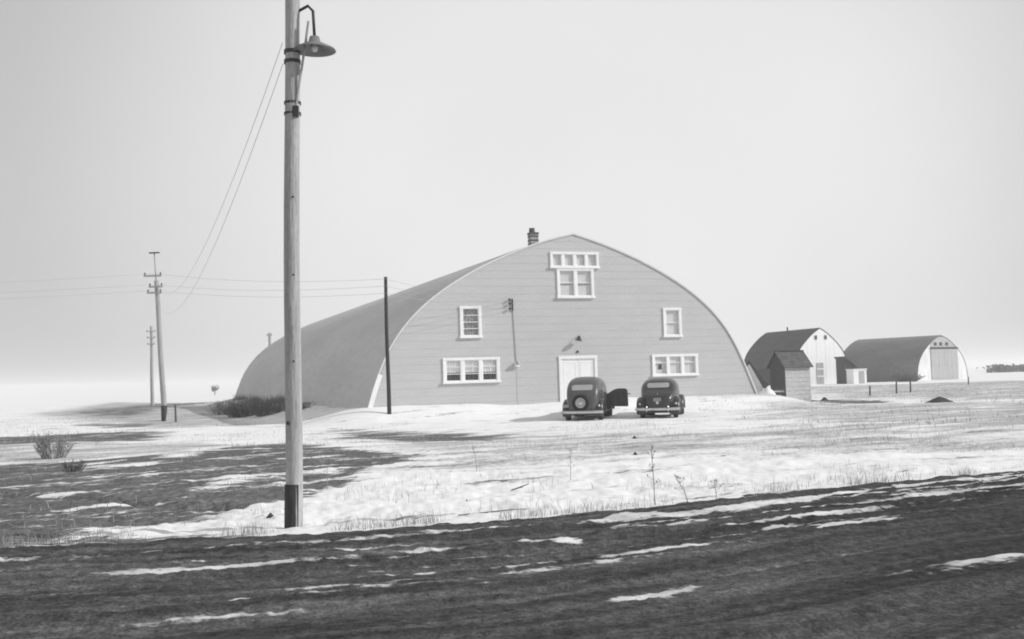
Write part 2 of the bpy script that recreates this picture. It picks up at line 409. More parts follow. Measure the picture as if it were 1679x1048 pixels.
def grid_object(name, X, Y, Z, attrs, m, wrap=False):
    nr, nc = X.shape
    me = bpy.data.meshes.new(name)
    co = np.stack([X, Y, Z], -1).reshape(-1, 3)
    i, k = np.meshgrid(np.arange(nr - 1), np.arange(nc if wrap else nc - 1), indexing='ij')
    k2 = (k + 1) % nc
    quads = np.stack([i * nc + k, i * nc + k2, (i + 1) * nc + k2, (i + 1) * nc + k], -1).reshape(-1, 4)[:, ::-1]
    me.vertices.add(len(co)); me.vertices.foreach_set('co', co.ravel())
    me.loops.add(quads.size); me.loops.foreach_set('vertex_index', quads.ravel().astype(np.int32))
    me.polygons.add(len(quads)); me.polygons.foreach_set('loop_start', np.arange(0, quads.size, 4, dtype=np.int32))
    me.polygons.foreach_set('use_smooth', np.ones(len(quads), bool))
    me.update(calc_edges=True)
    for nm, a in attrs.items():
        at = me.attributes.new(nm, 'FLOAT_VECTOR' if a.ndim == 3 else 'FLOAT', 'POINT')
        at.data.foreach_set('vector' if a.ndim == 3 else 'value', a.ravel().astype(np.float32))
    me.materials.append(MT[m])
    o = bpy.data.objects.new(name, me); COL.objects.link(o); return o

rad = [0.4, 1, 2, 3, 4, 5]
while rad[-1] < 12000: rad.append(rad[-1] * 1.0085 if rad[-1] < 160 else rad[-1] * 1.03)
rad = np.array(rad)
th = np.concatenate([np.linspace(-pi, -.66, 50)[:-1], np.linspace(-.66, .66, 540), np.linspace(.66, pi, 50)[1:-1]])
R, T = np.meshgrid(rad, th, indexing='ij')
X = R * np.sin(T); Y = R * np.cos(T)
Z = ground_h(X, Y)
bare = field(X, Y, BARE); snp = field(X, Y, SNOWPATCH, .25)
fd = seg_dist(X + .25 * (fbm(X, Y, 51, 2) - .5), Y, FURROW)
Z = Z - 0.10 * np.exp(-(fd / .16) ** 2)
bare = np.maximum(bare, 1.3 * np.exp(-(fd / .22) ** 2))
bare = bare - .62 * snp
bare = bare * (0.75 + .5 * fbm(X * .5, Y * .5, 61, 3))
Z = Z - 0.02 * np.clip(bare, 0, 1)
tag(grid_object('snowy_ground', X, Y, Z, dict(bare=bare, grassy=field(X, Y, GRASSY, 1.0)), 'ground', wrap=True), 'snow covered prairie field with bare earth patches', kind='structure')

# road: a strip along its far edge, ragged where it sinks into the verge
RSNOW = [(.80, .15, p) for p in (
 [(-0.18, 10.98), (0.54, 11.0), (0.56, 10.70), (-0.15, 10.70)], [(0.83, 11.64), (1.39, 12.0), (1.97, 12.36), (1.92, 11.98), (0.95, 11.46)],
 [(2.51, 8.35), (3.09, 8.72), (4.05, 9.38), (4.3, 9.3), (3.88, 8.95), (3.0, 8.42)], [(-1.2, 8.70), (-0.7, 8.76), (-0.7, 8.60), (-1.18, 8.50)],
 [(0.58, 8.0), (1.26, 8.32), (1.23, 8.10), (0.71, 7.80)], [(-2.09, 8.45), (-1.56, 8.57), (-1.19, 8.61), (-1.34, 8.36), (-1.96, 8.2)],
 [(0.64, 9.9), (1.41, 10.3), (2.26, 10.6), (2.23, 10.40), (1.37, 10.0), (0.68, 9.66)], [(-0.16, 9.42), (0.42, 9.77), (0.44, 9.57), (-0.11, 9.22)],
 [(1.06, 12.80), (1.72, 13.0), (1.68, 12.66), (1.04, 12.54)], [(2.99, 11.54), (4.02, 12.2), (4.0, 11.88), (3.04, 11.25)],
 [(2.47, 13.14), (3.75, 14.14), (3.66, 13.78), (2.45, 12.6)], [(2.58, 11.75), (2.88, 11.88), (2.83, 11.65), (2.54, 11.53)])]
xs = np.concatenate([np.linspace(-300, -14, 60)[:-1], np.linspace(-14, 16, 900), np.linspace(16, 300, 90)[1:]])
vs_ = np.concatenate([np.linspace(-12.5, -9.5, 14)[:-1], np.linspace(-9.5, 0.9, 420)])
XX, VV = np.meshgrid(xs, vs_, indexing='ij')
YY = road_edge(XX) + VV / .92
al = XX * 1.1; ac = VV + .05 * (fbm(XX * .8, VV * .8, 70, 2) - .5)      # along and across the carriageway
rz = 0.035 * sstep(-9, -5, VV) * 0 + 0.028 * (fbm(al * .5, ac * 3.2, 71, 3) - .5) + (0.03 + .03 * sstep(-5, -1, VV)) * (fbm(al * 3.0, ac * 6, 72, 4) - .5) + .022 * (fbm(XX * 15, YY * 15, 73, 2) - .5)
rut = fbm(al * .30, ac * 3.6, 74, 4) - .5; rut2 = fbm(al * .9, ac * 11, 84, 3) - .5
streak = fbm(al * .33, ac * 6.5, 88, 4, .55) - .5
ramp = .35 + .65 * sstep(-5.5, -1.5, VV)
rz = rz + (.075 * ramp * rut + .030 * ramp * rut2) * (1 - .6 * sstep(-.8, .1, VV))
cl = np.clip(fbm(XX * 6.5, YY * 6.5, 87, 3) - .56, 0, 1)
rz = rz + .06 * cl * ramp
for c, wd in ((-2.6, .28), (-4.3, .30), (-6.6, .3)):
    rz = rz - 0.035 * np.exp(-((VV - c + .25 * (fbm(al * .3, ac * .1, 75, 2) - .5)) / wd) ** 2)
    rz = rz + 0.03 * np.exp(-((VV - c - .45) / .2) ** 2) * (.4 + fbm(al * 2, ac * 2, 76, 2))
snowv = field(XX, YY, RSNOW, .10)
zone = sstep(-4.2, -.8, VV) * sstep(-2, 3, XX) * .29 + .12 * sstep(-2.0, -.4, VV) * sstep(-1, 0, XX) - .03 * (1 - sstep(-4, -1, XX))
snowv = snowv + zone * (1 - .8 * sstep(-.9, -.15, VV)) + ramp * 1.9 * streak - ramp * .9 * (rut + .45 * rut2) - .8 * cl
track = (.45 + 1.1 * fbm(al * .18, ac * 2.6, 78, 4)) * (1.02 - .52 * sstep(1.0, 5.5, XX) * (1 - .3 * sstep(-6, -2, VV)))
track = track * (.6 + .8 * fbm(al * .35, ac * 7, 79, 3))
edge = 0.30 * (fbm(XX * 2.2, YY * 2.2, 77, 4) - .5) * 2
ZZ = 0.012 + rz * (1 - .4 * sstep(-1, 0, VV)) + .012 * np.clip(snowv, 0, 1) - 0.16 * sstep(-.30, .75, VV + edge) - .35 * (1 - sstep(-12.4, -11, VV))
tag(grid_object('road', XX, YY, ZZ, dict(snow=snowv, track=track, lane=np.stack([XX, VV, 0 * XX], -1)), 'road'), 'muddy gravel road with streaks of snow', kind='structure')

# ------------------------------------------------------------------ the rink hall
def resample(pts, n, it=8):
    p = np.array(pts, float); L = np.concatenate([[0], np.cumsum(np.hypot(*np.diff(p, axis=0).T))])
    q = np.linspace(0, L[-1], n); P = np.stack([np.interp(q, L, p[:, 0]), np.interp(q, L, p[:, 1])], 1)
    for _ in range(it):
        P[1:-1] = .5 * P[1:-1] + .25 * (P[:-2] + P[2:])
    return P
LEFT = [(0, 8.19), (-1.2, 7.93), (-2.45, 7.52), (-4.48, 6.66), (-5.62, 6.04), (-6.66, 5.36), (-7.25, 4.89), (-7.95, 4.18), (-8.42, 3.58), (-8.72, 3.10), (-9.13, 2.22), (-9.48, 1.2), (-9.66, .65), (-9.85, -.1)]
RIGHT = [(0, 8.19), (1.3, 7.82), (2.86, 7.22), (3.8, 6.80), (5.02, 6.15), (5.71, 5.72), (6.47, 5.17), (7.12, 4.58), (7.55, 4.10), (7.99, 3.49), (8.3, 2.95), (8.54, 2.41), (8.76, 1.90), (9.1, 1.1), (9.36, .48), (9.55, -.1)]
PL = resample(LEFT, 44); PR = resample(RIGHT, 44)
hall = thing('rink_hall', 'large grey arched roof rink hall with white framed windows', 'hall', (HALL[0], HALL[1], 0), ANG)
zl = PL[::-1, 1]; sl = PL[::-1, 0]; zr = PR[::-1, 1]; sr = PR[::-1, 0]
def xl(z): return float(np.interp(z, zl, sl)) + .05
def xr(z): return float(np.interp(z, zr, sr)) - .05
OPEN = [(-1.12, 1.14, 6.67, 7.31), (-.80, .84, 5.36, 6.66), (-5.44, -4.62, 3.64, 4.86), (4.50, 5.32, 3.51, 4.72), (-6.26, -3.84, 1.66, 2.58), (3.88, 6.08, 1.69, 2.52), (-.80, .84, .2, 2.55)]
def siding_piece(mb, x0, x1, z0, z1, zb, zt):
    # lapped board: foot stands 14 mm proud of its head
    def yy(z): return -0.020 - 0.0036 * (zt - z) / (zt - zb)
    def clampx(x, z): return min(max(x, xl(z)), xr(z))
    a, b_, c, d = clampx(x0, z0), clampx(x1, z0), clampx(x1, z1), clampx(x0, z1)
    if b_ - a < .004 and c - d < .004: return
    mb.add([(a, yy(z0), z0), (b_, yy(z0), z0), (c, yy(z1), z1), (d, yy(z1), z1), (a, 0.0, z0), (b_, 0.0, z0), (c, 0, z1), (d, 0, z1)],
           [(0, 1, 2, 3), (0, 4, 5, 1), (3, 2, 6, 7), (0, 3, 7, 4), (1, 5, 6, 2)])
CH = 0.342
zb = 0.0
while zb < 8.15:
    zt = min(zb + CH, 8.17)
    cuts = sorted({zb, zt - .004} | {z for o in OPEN for z in o[2:] if zb < z < zt - .004} | set(np.linspace(zb, zt - .004, 3)))
    groups = []                          # runs of board joined from row to row; a board cut by a window is several boards
    for z0, z1 in zip(cuts[:-1], cuts[1:]):
        zm = (z0 + z1) / 2
        spans = [(-12, 12)]
        for o in OPEN:
            if o[2] < zm < o[3]:
                ns = []
                for p, q in spans:
                    if o[0] > p and o[1] < q: ns += [(p, o[0]), (o[1], q)]
                    else: ns.append((p, q))
                spans = ns
        for p, q in spans:
            hit = [g for g in groups if any(abs(t[3] - z0) < 1e-6 and min(t[1], q) > max(t[0], p) for t in g)]
            new = [(p, q, z0, z1)]
            for g in hit: new += g; groups.remove(g)
            groups.append(new)
    for g in groups:
        mb = MB()
        for p, q, z0, z1 in g: siding_piece(mb, p, q, z0, z1, zb, zt)
        if mb.f: mb.build('siding_board', 'siding', hall)
    zb += CH
# inner lining wall, dark room behind the glass
mb = MB(); poly = [(float(x) + .1, float(z)) for x, z in PL[::-1][::3]] + [(float(x) - .1, float(z) - .05) for x, z in PR[3::3]]
mb.prism(poly, .9, .95); mb.build('inner_wall', 'dark_int', hall)
mb = MB(); mb.prism(poly, HALL_L - .1, HALL_L - .02); mb.build('rear_wall', 'siding', hall)
# roof: courses of rolled roofing lapped downwards over the bent rafters
prof = [tuple(p) for p in PL[::-1]] + [tuple(p) for p in PR[1:]]
prof = np.array(prof); nP = len(prof)
tan_ = np.gradient(prof, axis=0); tan_ /= np.linalg.norm(tan_, axis=1)[:, None]
nor = np.stack([-tan_[:, 1], tan_[:, 0]], 1)
ts = np.concatenate([[-.040], np.linspace(1, HALL_L, 60)])
rows_o = []; rows_i = []
for t in ts:
    w = .012 * (fbm(np.full(nP, t * .5), np.arange(nP) * .22, 81, 2) - .5) * (0 if t < .5 else 1)
    off = .055 + w + .018 * ((np.arange(nP) % 6) / 6.0)
    o = prof + nor * np.asarray(off)[:, None]
    rows_o.append([(x, t, z) for x, z in o]); rows_i.append([(x, t, z) for x, z in prof - nor * .03])
mb = MB(); mb.grid(rows_o); mb.grid(rows_i)
for r in (0, len(ts) - 1): mb.grid([rows_o[r], rows_i[r]])
roof = mb.build('roof', 'roofing', hall, True); smooth_angle(roof, 30)
def edge_strip(k0, k1, name, m, d0, d1, y0, y1):
    mb = MB(); A = [prof[k] + nor[k] * d0 for k in range(k0, k1)]; B = [prof[k] + nor[k] * d1 for k in range(k0, k1)]
    q = [[(a[0], y0, a[1]) for a in A], [(b[0], y0, b[1]) for b in B], [(b[0], y1, b[1]) for b in B], [(a[0], y1, a[1]) for a in A]]
    mb.grid(q + [q[0]]); return mb.build(name, m, hall)
edge_strip(0, 44, 'edge_trim', 'edge', -.005, .062, -.072, -.042)
edge_strip(43, nP, 'edge_trim', 'edge', -.005, .062, -.072, -.042)
kk = [k for k in range(44) if .35 < prof[k][1] < 2.25]
edge_strip(kk[0], kk[-1] + 1, 'corner_board', 'trim', -.13, .075, -.105, -.075)
# chimney
cm = bpy.data.objects.new('chimney', None)
def chimney():
    cx, cy, z0, z1 = -.85, 2.9, 7.5, 8.56
    mb = MB(); mb.box(cx - .19, cx + .19, cy - .2, cy + .2, z0, z1)
    ch = mb.build('chimney', 'brick', hall)
    for k in range(4):
        zz = 7.86 + k * .19
        MB().box(cx - .205, cx + .205, cy - .215, cy + .215, zz, zz + .07).build('brick_band', 'brick2', ch)
    MB().box(cx - .215, cx + .215, cy - .225, cy + .225, z1 + .002, z1 + .10).build('chimney_cap', 'brick2', ch)
    MB().lathe([(.13, z1 + .1), (.15, z1 + .12), (.13, z1 + .29), (.15, z1 + .31), (.11, z1 + .31)], 14, Matrix.Translation((cx - .05, cy, 0))).build('flue_pot', 'brick2', ch)
bpy.data.objects.remove(cm)
chimney()

def window(x0, x1, z0, z1, cols, fw=.11, mull=.13, bars=(.5,), sill=True, curtain=None, rows_note=None, head=.10):
    """casing round x0..x1, z0..z1 (outer); cols sashes side by side; bars = fractions of the height with a thin glazing bar"""
    yb, yf = -.004, -.075
    mb = MB()
    mb.box(x0, x0 + fw, yf, yb, z0 + (.10 if sill else 0), z1 - head); mb.box(x1 - fw, x1, yf, yb, z0 + (.10 if sill else 0), z1 - head)
    mb.box(x0 - .012, x1 + .012, yf - .012, yb, z1 - head, z1)
    w = mb.build('window', 'trim', hall)
    if sill: MB().box(x0 - .03, x1 + .03, yf - .05, yb, z0, z0 + .10).build('sill', 'trim', w)
    ix0, ix1, iz0, iz1 = x0 + fw, x1 - fw, z0 + .10, z1 - head
    step = (ix1 - ix0 + mull) / cols
    for c in range(cols):
        a = ix0 + c * step; b = a + step - mull
        if c: MB().box(a - mull, a, yf + .006, yb, iz0, iz1).build('mullion', 'trim', w)
        sw = .035
        sb = MB(); sb.box(a, a + sw, -.045, 0.02, iz0, iz1); sb.box(b - sw, b, -.045, .02, iz0, iz1); sb.box(a + sw, b - sw, -.045, .02, iz0, iz0 + sw); sb.box(a + sw, b - sw, -.045, .02, iz1 - sw, iz1)
        sb.build('sash', 'trim', w)
        zs = [iz0 + sw] + [iz0 + (iz1 - iz0) * f for f in bars] + [iz1 - sw]
        for f in bars:
            zz = iz0 + (iz1 - iz0) * f; MB().box(a + sw, b - sw, -.04, .015, zz - .014, zz + .014).build('glazing_bar', 'trim', w)
        for p, q in zip(zs[:-1], zs[1:]):
            MB().box(a + sw, b - sw, -.012, -.008, p + .014, q - .014).build('pane', 'glass', w)
        if curtain:
            for (f0, f1, m, amp) in curtain:
                rows = []
                for zz in (iz0 + (iz1 - iz0) * f0, iz0 + (iz1 - iz0) * f1):
                    rows.append([(a + (b - a) * u, .05 + amp * sin(u * 38 + c), zz) for u in np.linspace(0, 1, 40)])
                MB().grid(rows).build('curtain', m, w)
    return w
window(-1.18, 1.21, 6.63, 7.38, 4, .10, .13, (), curtain=[(-.05, 1.05, 'blind', .003)])
window(-.88, .93, 5.26, 6.63, 2, .11, .13, (.52,), curtain=[(-.05, .5, 'blind', .003), (.45, 1.05, 'blind', .003)])
window(-5.53, -4.54, 3.52, 4.93, 1, .12, .1, (.26, .5, .75), curtain=[(-.05, 1.05, 'lace', .03)])
window(4.43, 5.38, 3.41, 4.79, 1, .12, .1, (.5,), curtain=[(-.05, 1.05, 'blind', .003)])
window(-6.36, -3.75, 1.54, 2.66, 3, .13, .15, (.34, .68), curtain=[(.40, 1.02, 'curtain', .03), (-.02, .40, 'drape', .03)])
wr = window(3.77, 6.17, 1.58, 2.61, 3, .12, .13, (.66,), curtain=[(-.05, 1.05, 'blind', .003)])
MB().box(4.12, 4.30, .022, .027, 1.92, 2.14).build('notice', 'darkpole', wr)

# double door
mb = MB(); mb.box(-.92, -.80, -.07, -.004, .2, 2.50); mb.box(.84, .96, -.07, -.004, .2, 2.50); mb.box(-.93, .97, -.082, -.004, 2.50, 2.64)
dr = mb.build('door_frame', 'trim', hall)
for x0, x1 in ((-.795, .015), (.025, .835)):
    mb = MB(); mb.box(x0, x1, -.020, .03, .2, 2.495)
    w_ = x1 - x0
    for (a, b) in ((.42, 1.25), (1.40, 2.35)):
        for (p, q, r, s_) in ((x0 + .10, x0 + .135, a, b), (x1 - .135, x1 - .10, a, b), (x0 + .135, x1 - .135, a, a + .035), (x0 + .135, x1 - .135, b - .035, b)):
            mb.box(p, q, -.030, -.0195, r, s_)
    lf = mb.build('door', 'trim', hall)
    kx = .07 if x0 > 0 else -.05
    if x0 > 0: MB().lathe([(.0, .07), (.04, .065), (.045, .04), (.02, .02), (.05, .0)], 12, Matrix.Translation((kx, -.02, 1.42)) @ Matrix.Rotation(radians(90), 4, 'X')).build('door_handle', 'iron', lf)
# lamp above the door: a gooseneck with shade, plus its junction box
mb = MB(); mb.tube([(.10, -.02, 3.46), (.10, -.10, 3.54), (.07, -.20, 3.53), (.04, -.25, 3.44)], .018, 8)
la = mb.build('door_lamp', 'iron', hall, True)
MB().lathe([(.03, .10), (.07, .07), (.13, -.02), (.135, -.035)], 18, Matrix.Translation((.02, -.26, 3.36)) @ Matrix.Rotation(radians(18), 4, 'Y')).build('lamp_shade', 'iron', la, True)
MB().box(.05, .17, -.08, -.03, 3.38, 3.52).build('junction_box', 'iron', la)
MB().lathe([(.0, .05), (.05, .04), (.06, .0)], 12, Matrix.Translation((.02, -.03, 2.82)) @ Matrix.Rotation(radians(90), 4, 'X')).build('door_bell', 'iron', hall)
# electric service: bracket, insulators, conduit, meter
mb = MB(); mb.box(-3.075, -3.045, -.09, -.03, 4.70, 5.24); sv_ = mb.build('service_bracket', 'iron', hall)
INS = []
for zz in (4.80, 5.02, 5.20):
    MB().tube([(-3.06, -.08, zz), (-3.20, -.11, zz)], .015, 6).build('bracket_pin', 'iron', sv_)
    MB().lathe([(.02, -.05), (.055, -.04), (.04, 0), (.06, .03), (.0, .06)], 12, Matrix.Translation((-3.23, -.12, zz))).build('insulator', 'porcelain', sv_, True)
    INS.append((-3.23, -.12, zz))
MB().tube([(-3.05, -.045, 4.72), (-3.0, -.045, 3.4), (-2.96, -.045, 2.44)], .015, 8).build('conduit', 'farpole', hall)
mb = MB(); mb.box(-3.06, -2.86, -.16, -.035, 2.20, 2.40)
me_ = mb.build('meter_box', 'meter', hall)
MB().lathe([(.09, 0), (.09, .06), (.07, .10), (.0, .105)], 18, Matrix.Translation((-2.95, -.16, 2.37)) @ Matrix.Rotation(radians(90), 4, 'X')).build('meter_dial', 'rim', me_, True)
MB().tube([(-2.93, -.05, 2.2), (-2.92, -.05, .5)], .006, 6).build('ground_conduit', 'siding', hall)

# ------------------------------------------------------------------ vehicles
def make_car(name, label, paint, hw, ztop, trunk, spare, loc, rz, tilt=(0, 0), door_open=False):
    car = thing(name, label, 'car', loc, rz)
    car.rotation_euler = (tilt[0], tilt[1], rz)
    # body stations: y, half width, belt z, roof z, sill z
    if trunk:
        st = [(.02, .34, .62, .78, .46), (.10, .47, .72, .92, .42), (.28, .56, .84, 1.03, .40), (.50, .61, .93, 1.14, .40), (.72, .645, 1.00, 1.32, .40), (.95, .67, 1.04, 1.50, .40),
              (1.25, .69, 1.07, ztop - .05, .40), (1.7, .70, 1.08, ztop, .40), (2.2, .695, 1.08, ztop - .03, .40), (2.50, .68, 1.08, ztop - .16, .40), (2.85, .64, 1.04, 1.14, .40),
              (3.3, .56, .98, 1.08, .42), (3.8, .44, .93, 1.03, .44), (4.15, .30, .88, .97, .46), (4.24, .16, .8, .90, .5)]
    else:
        st = [(.10, .44, .60, .80, .46), (.15, .54, .74, 1.02, .42), (.24, .60, .86, 1.22, .40), (.38, .635, .96, 1.40, .40), (.58, .66, 1.03, 1.55, .40), (.85, .685, 1.07, ztop - .06, .40),
              (1.25, .70, 1.09, ztop, .40), (1.8, .71, 1.09, ztop, .40), (2.3, .70, 1.09, ztop - .05, .40), (2.60, .68, 1.09, ztop - .20, .40), (2.9, .64, 1.06, 1.16, .40),
              (3.3, .54, 1.02, 1.12, .42), (3.8, .40, .98, 1.08, .44), (4.15, .26, .95, 1.03, .46), (4.22, .15, .85, .95, .5)]
    S = np.array(st); S[:, 1] *= hw / .70
    yy = np.concatenate([S[0, 0] + (S[4, 0] - S[0, 0]) * np.linspace(0, 1, 12) ** 1.3, np.linspace(S[4, 0], S[-1, 0], 34)[1:]])
    def stn(y): return [float(np.interp(y, S[:, 0], S[:, k])) for k in range(1, 5)]
    NE = 3.4 if not trunk else 2.9
    def halfx(y, z):
        w, zb_, zt_, zs = stn(y)
        if z < zs or z > zt_: return 0
        if z <= zb_: return w * (1 - .10 * ((zb_ - z) / max(.01, zb_ - zs)) ** 2)
        return w * (1 - ((z - zb_) / (zt_ - zb_)) ** NE) ** (1 / NE)
    rows = []
    for y in yy:
        w, zb_, zt_, zs = stn(y); half = []
        for k in range(5): z = zs + (zb_ - zs) * k / 4; half.append((w * (1 - .10 * ((zb_ - z) / (zb_ - zs)) ** 2), z))
        for k in range(1, 15):
            a = pi / 2 * k / 14; half.append((w * cos(a) ** (2 / NE), zb_ + (zt_ - zb_) * sin(a) ** (2 / NE)))
        ring = [(x, y, z) for x, z in half] + [(-x, y, z) for x, z in half[::-1][1:]]
        rows.append(ring)
    mb = MB(); mb.grid(rows, close_u=True)
    n = len(rows[0]); mb.f.append(tuple(range(n))); mb.f.append(tuple((len(rows) - 1) * n + i for i in reversed(range(n))))
    body = mb.build('body', paint, car, True); smooth_angle(body, 50)
    def rear_y(x, z):
        lo, hi = S[0, 0], 1.6
        if halfx(hi, z) < abs(x): return hi
        for _ in range(30):
            m_ = (lo + hi) / 2
            if halfx(m_, z) > abs(x): hi = m_
            else: lo = m_
        return hi
    def patch_rear(nm, m, x0, x1, z0, z1, off, parent, n_=(14, 6), rnd=.06):
        rows = []
        for i in range(n_[1] + 1):
            z = z0 + (z1 - z0) * i / n_[1]; e = min(i, n_[1] - i) / n_[1]
            ins = rnd * (1 - min(1, e * 4)) ** 2
            rows.append([(x, rear_y(x, z) - off, z) for x in np.linspace(x0 + ins, x1 - ins, n_[0])])
        inner = [[(x, y + off + .03, z) for x, y, z in r] for r in rows]
        mb = MB(); mb.grid(rows); ring = rows[0] + [r[-1] for r in rows[1:]] + rows[-1][::-1][1:] + [r[0] for r in rows[::-1][1:-1]]
        rin = [(x, y + off + .03, z) for x, y, z in ring]; mb.grid([ring, rin], close_u=True)
        return mb.build(nm, m, parent, True)
    def patch_side(nm, m, sgn, y0, y1, z0, z1, off, parent, n_=(10, 6), shear=0):
        rows = []
        for i in range(n_[1] + 1):
            z = z0 + (z1 - z0) * i / n_[1]
            ins = .05 * (1 - min(1, min(i, n_[1] - i) / n_[1] * 4)) ** 2
            rows.append([(sgn * (halfx(y, z) + off), y, z) for y in np.linspace(y0 + ins + shear * i / n_[1], y1 - ins, n_[0])])
        mb = MB(); mb.grid(rows); ring = rows[0] + [r[-1] for r in rows[1:]] + rows[-1][::-1][1:] + [r[0] for r in rows[::-1][1:-1]]
        mb.grid([ring, [(x - sgn * (off + .03), y, z) for x, y, z in ring]], close_u=True)
        return mb.build(nm, m, parent, True)
    # glass
    if trunk:
        rw = patch_rear('rear_window', 'rear_glass', -.44, .44, 1.24, 1.43, .006, car)
    else:
        rw = patch_rear('rear_window', 'rear_glass', -.42, .42, 1.22, 1.43, .006, car)
    fr = MB()
    for (a, b, c, d) in ((-.47, .47, 0, 0),):
        pass
    for sgn in (-1, 1):
        patch_side('side_window', 'car_glass', sgn, .98, 1.55, 1.14, 1.46, .005, car, shear=.12)
        if not (door_open and sgn > 0): patch_side('side_window', 'car_glass', sgn, 1.66, 2.38, 1.14, 1.46, .005, car)
        d_ = patch_side('door', paint, sgn, .92, 1.60, .46, 1.10, .008, car)
        MB().tube([(sgn * (halfx(1.05, 1.02) + .03), 1.0, 1.02), (sgn * (halfx(1.05, 1.02) + .035), 1.14, 1.02)], .014, 6).build('handle', 'chrome', d_)
        if not (door_open and sgn > 0):
            d_ = patch_side('door', paint, sgn, 1.63, 2.52, .46, 1.10, .008, car)
            MB().tube([(sgn * (halfx(1.8, 1.02) + .03), 1.72, 1.02), (sgn * (halfx(1.8, 1.02) + .035), 1.86, 1.02)], .014, 6).build('handle', 'chrome', d_)
        else:
            patch_side('door_opening', 'dark_int', sgn, 1.64, 2.50, .48, 1.08, .006, car)
            # leaf swung out, hinged at the cowl, the window wound down
            H0 = Vector((halfx(2.50, .9) + .01, 2.52, 0)); ang = radians(12)
            dx, dy = cos(ang), -sin(ang)
            out = [(.0, .55), (.16, .50), (.34, .47), (.88, .46), (.91, .50), (.90, 1.10), (.86, 1.17), (.78, 1.20), (.50, 1.20), (.36, 1.17), (.18, 1.08), (.0, .96)]
            mb = MB(); k_ = len(out)
            A = [(H0.x + u * dx + .022 * dy, H0.y + u * dy - .022 * dx, z) for u, z in out]; B = [(H0.x + u * dx - .022 * dy, H0.y + u * dy + .022 * dx, z) for u, z in out]
            mb.add(A + B, [tuple(range(k_)), tuple(reversed(range(k_, 2 * k_)))] + [(i, k_ + i, k_ + (i + 1) % k_, (i + 1) % k_) for i in range(k_)])
            dl = mb.build('door', paint, car); dl['label'] = 'open front door swung out with its window wound down'
            def q(u, z, o): return (H0.x + u * dx + o * dy, H0.y + u * dy - o * dx, z)
            mb = MB(); pts = [q(.44, .50, .030), q(.86, .50, .030), q(.85, 1.14, .030), q(.46, 1.14, .030)]; pb = [q(.44, .50, .02), q(.86, .50, .02), q(.85, 1.14, .02), q(.46, 1.14, .02)]
            mb.add(pts + pb, [(0, 1, 2, 3)] + [(i, 4 + i, 4 + (i + 1) % 4, (i + 1) % 4) for i in range(4)]); mb.build('door_trim', 'dust', dl)
            MB().tube([q(.90, .98, -.02), q(.98, .98, -.03), q(.99, .93, -.03)], .018, 6).build('handle', 'iron', dl)
    # windscreen
    mb = MB(); mb.grid([[(x, 2.52 - .12 * abs(x) + .02, z_) for x in np.linspace(-.56, .56, 9)] for z_ in (ztop - .2,)] + [[(x, 2.88 - .12 * abs(x) + .02, 1.16) for x in np.linspace(-.56, .56, 9)]])
    mb.build('windscreen', 'car_glass', car)
    # fenders: teardrop shells over each wheel
    WB0, WB1 = .78, 3.55; WR = .34; track = .66
    def fender(cy, R0, a0, a1, x0, x1, flare):
        sl = [(x0, R0 - .02), (x1 - .16, R0), (x1 - .07, R0 - .02), (x1 - .02, R0 - .06), (x1, R0 - .13)]
        objs = []
        for sgn in (-1, 1):
            mb = MB(); rows = []
            for k in range(22):
                a = a0 + (a1 - a0) * k / 21
                row = []
                for x, r in sl:
                    ex = 1 + flare * max(0, -cos(a)) ** 2 * (1.0 if cy < 2 else .3) * .0
                    rr = r * ex
                    row.append((sgn * x, cy + rr * cos(a) * 1.18, WR + .02 + rr * sin(a) * 1.0))
                ri = R0 - .14
                row.append((sgn * (x1 - .01), cy + ri * cos(a) * 1.14, WR + .02 + ri * sin(a)))
                row.append((sgn * (x1 - .05), cy + (ri - .01) * cos(a) * 1.12, WR + .02 + (ri - .01) * sin(a)))
                row.append((sgn * x0, cy + (ri - .01) * cos(a) * 1.12, WR + .02 + (ri - .01) * sin(a)))
                rows.append(row)
            mb.grid(rows, close_u=True); m_ = len(rows[0]); o0 = 0
            mb.f.append(tuple(range(m_))); mb.f.append(tuple(21 * m_ + i for i in reversed(range(m_))))
            f_ = mb.build('fender', 'carpaint2', car, True); smooth_angle(f_, 55); objs.append(f_)
        return objs
    fwid = hw / .70 * .82
    rf = fender(WB0, .52, radians(-12), radians(200), .45, fwid, 0)
    ff = fender(WB1, .54, radians(-8), radians(215), .36, fwid, 0)
    for f_, sgn in zip(rf, (-1, 1)):
        Mx = Matrix.Translation((sgn * (fwid - .16), WB0 - .60, .60)) @ Matrix.Rotation(radians(90), 4, 'X')
        MB().lathe([(.0, .04), (.045, .03), (.055, 0), (.05, -.05), (.02, -.10)], 12, Mx).build('tail_light', 'chrome', car, True)
    # running boards
    for sgn in (-1, 1):
        MB().box(min(sgn * .60, sgn * (fwid - .02)), max(sgn * .60, sgn * (fwid - .02)), WB0 + .45, WB1 - .45, .33, .38).build('running_board', 'dust', car)
    # headlights on the front fenders
    for sgn in (-1, 1):
        Mx = Matrix.Translation((sgn * .52, 3.75, .90)) @ Matrix.Rotation(radians(-90), 4, 'X')
        MB().lathe([(.0, -.22), (.06, -.18), (.10, -.06), (.105, .04), (.09, .06), (.0, .075)], 16, Mx).build('headlight', paint, car, True)
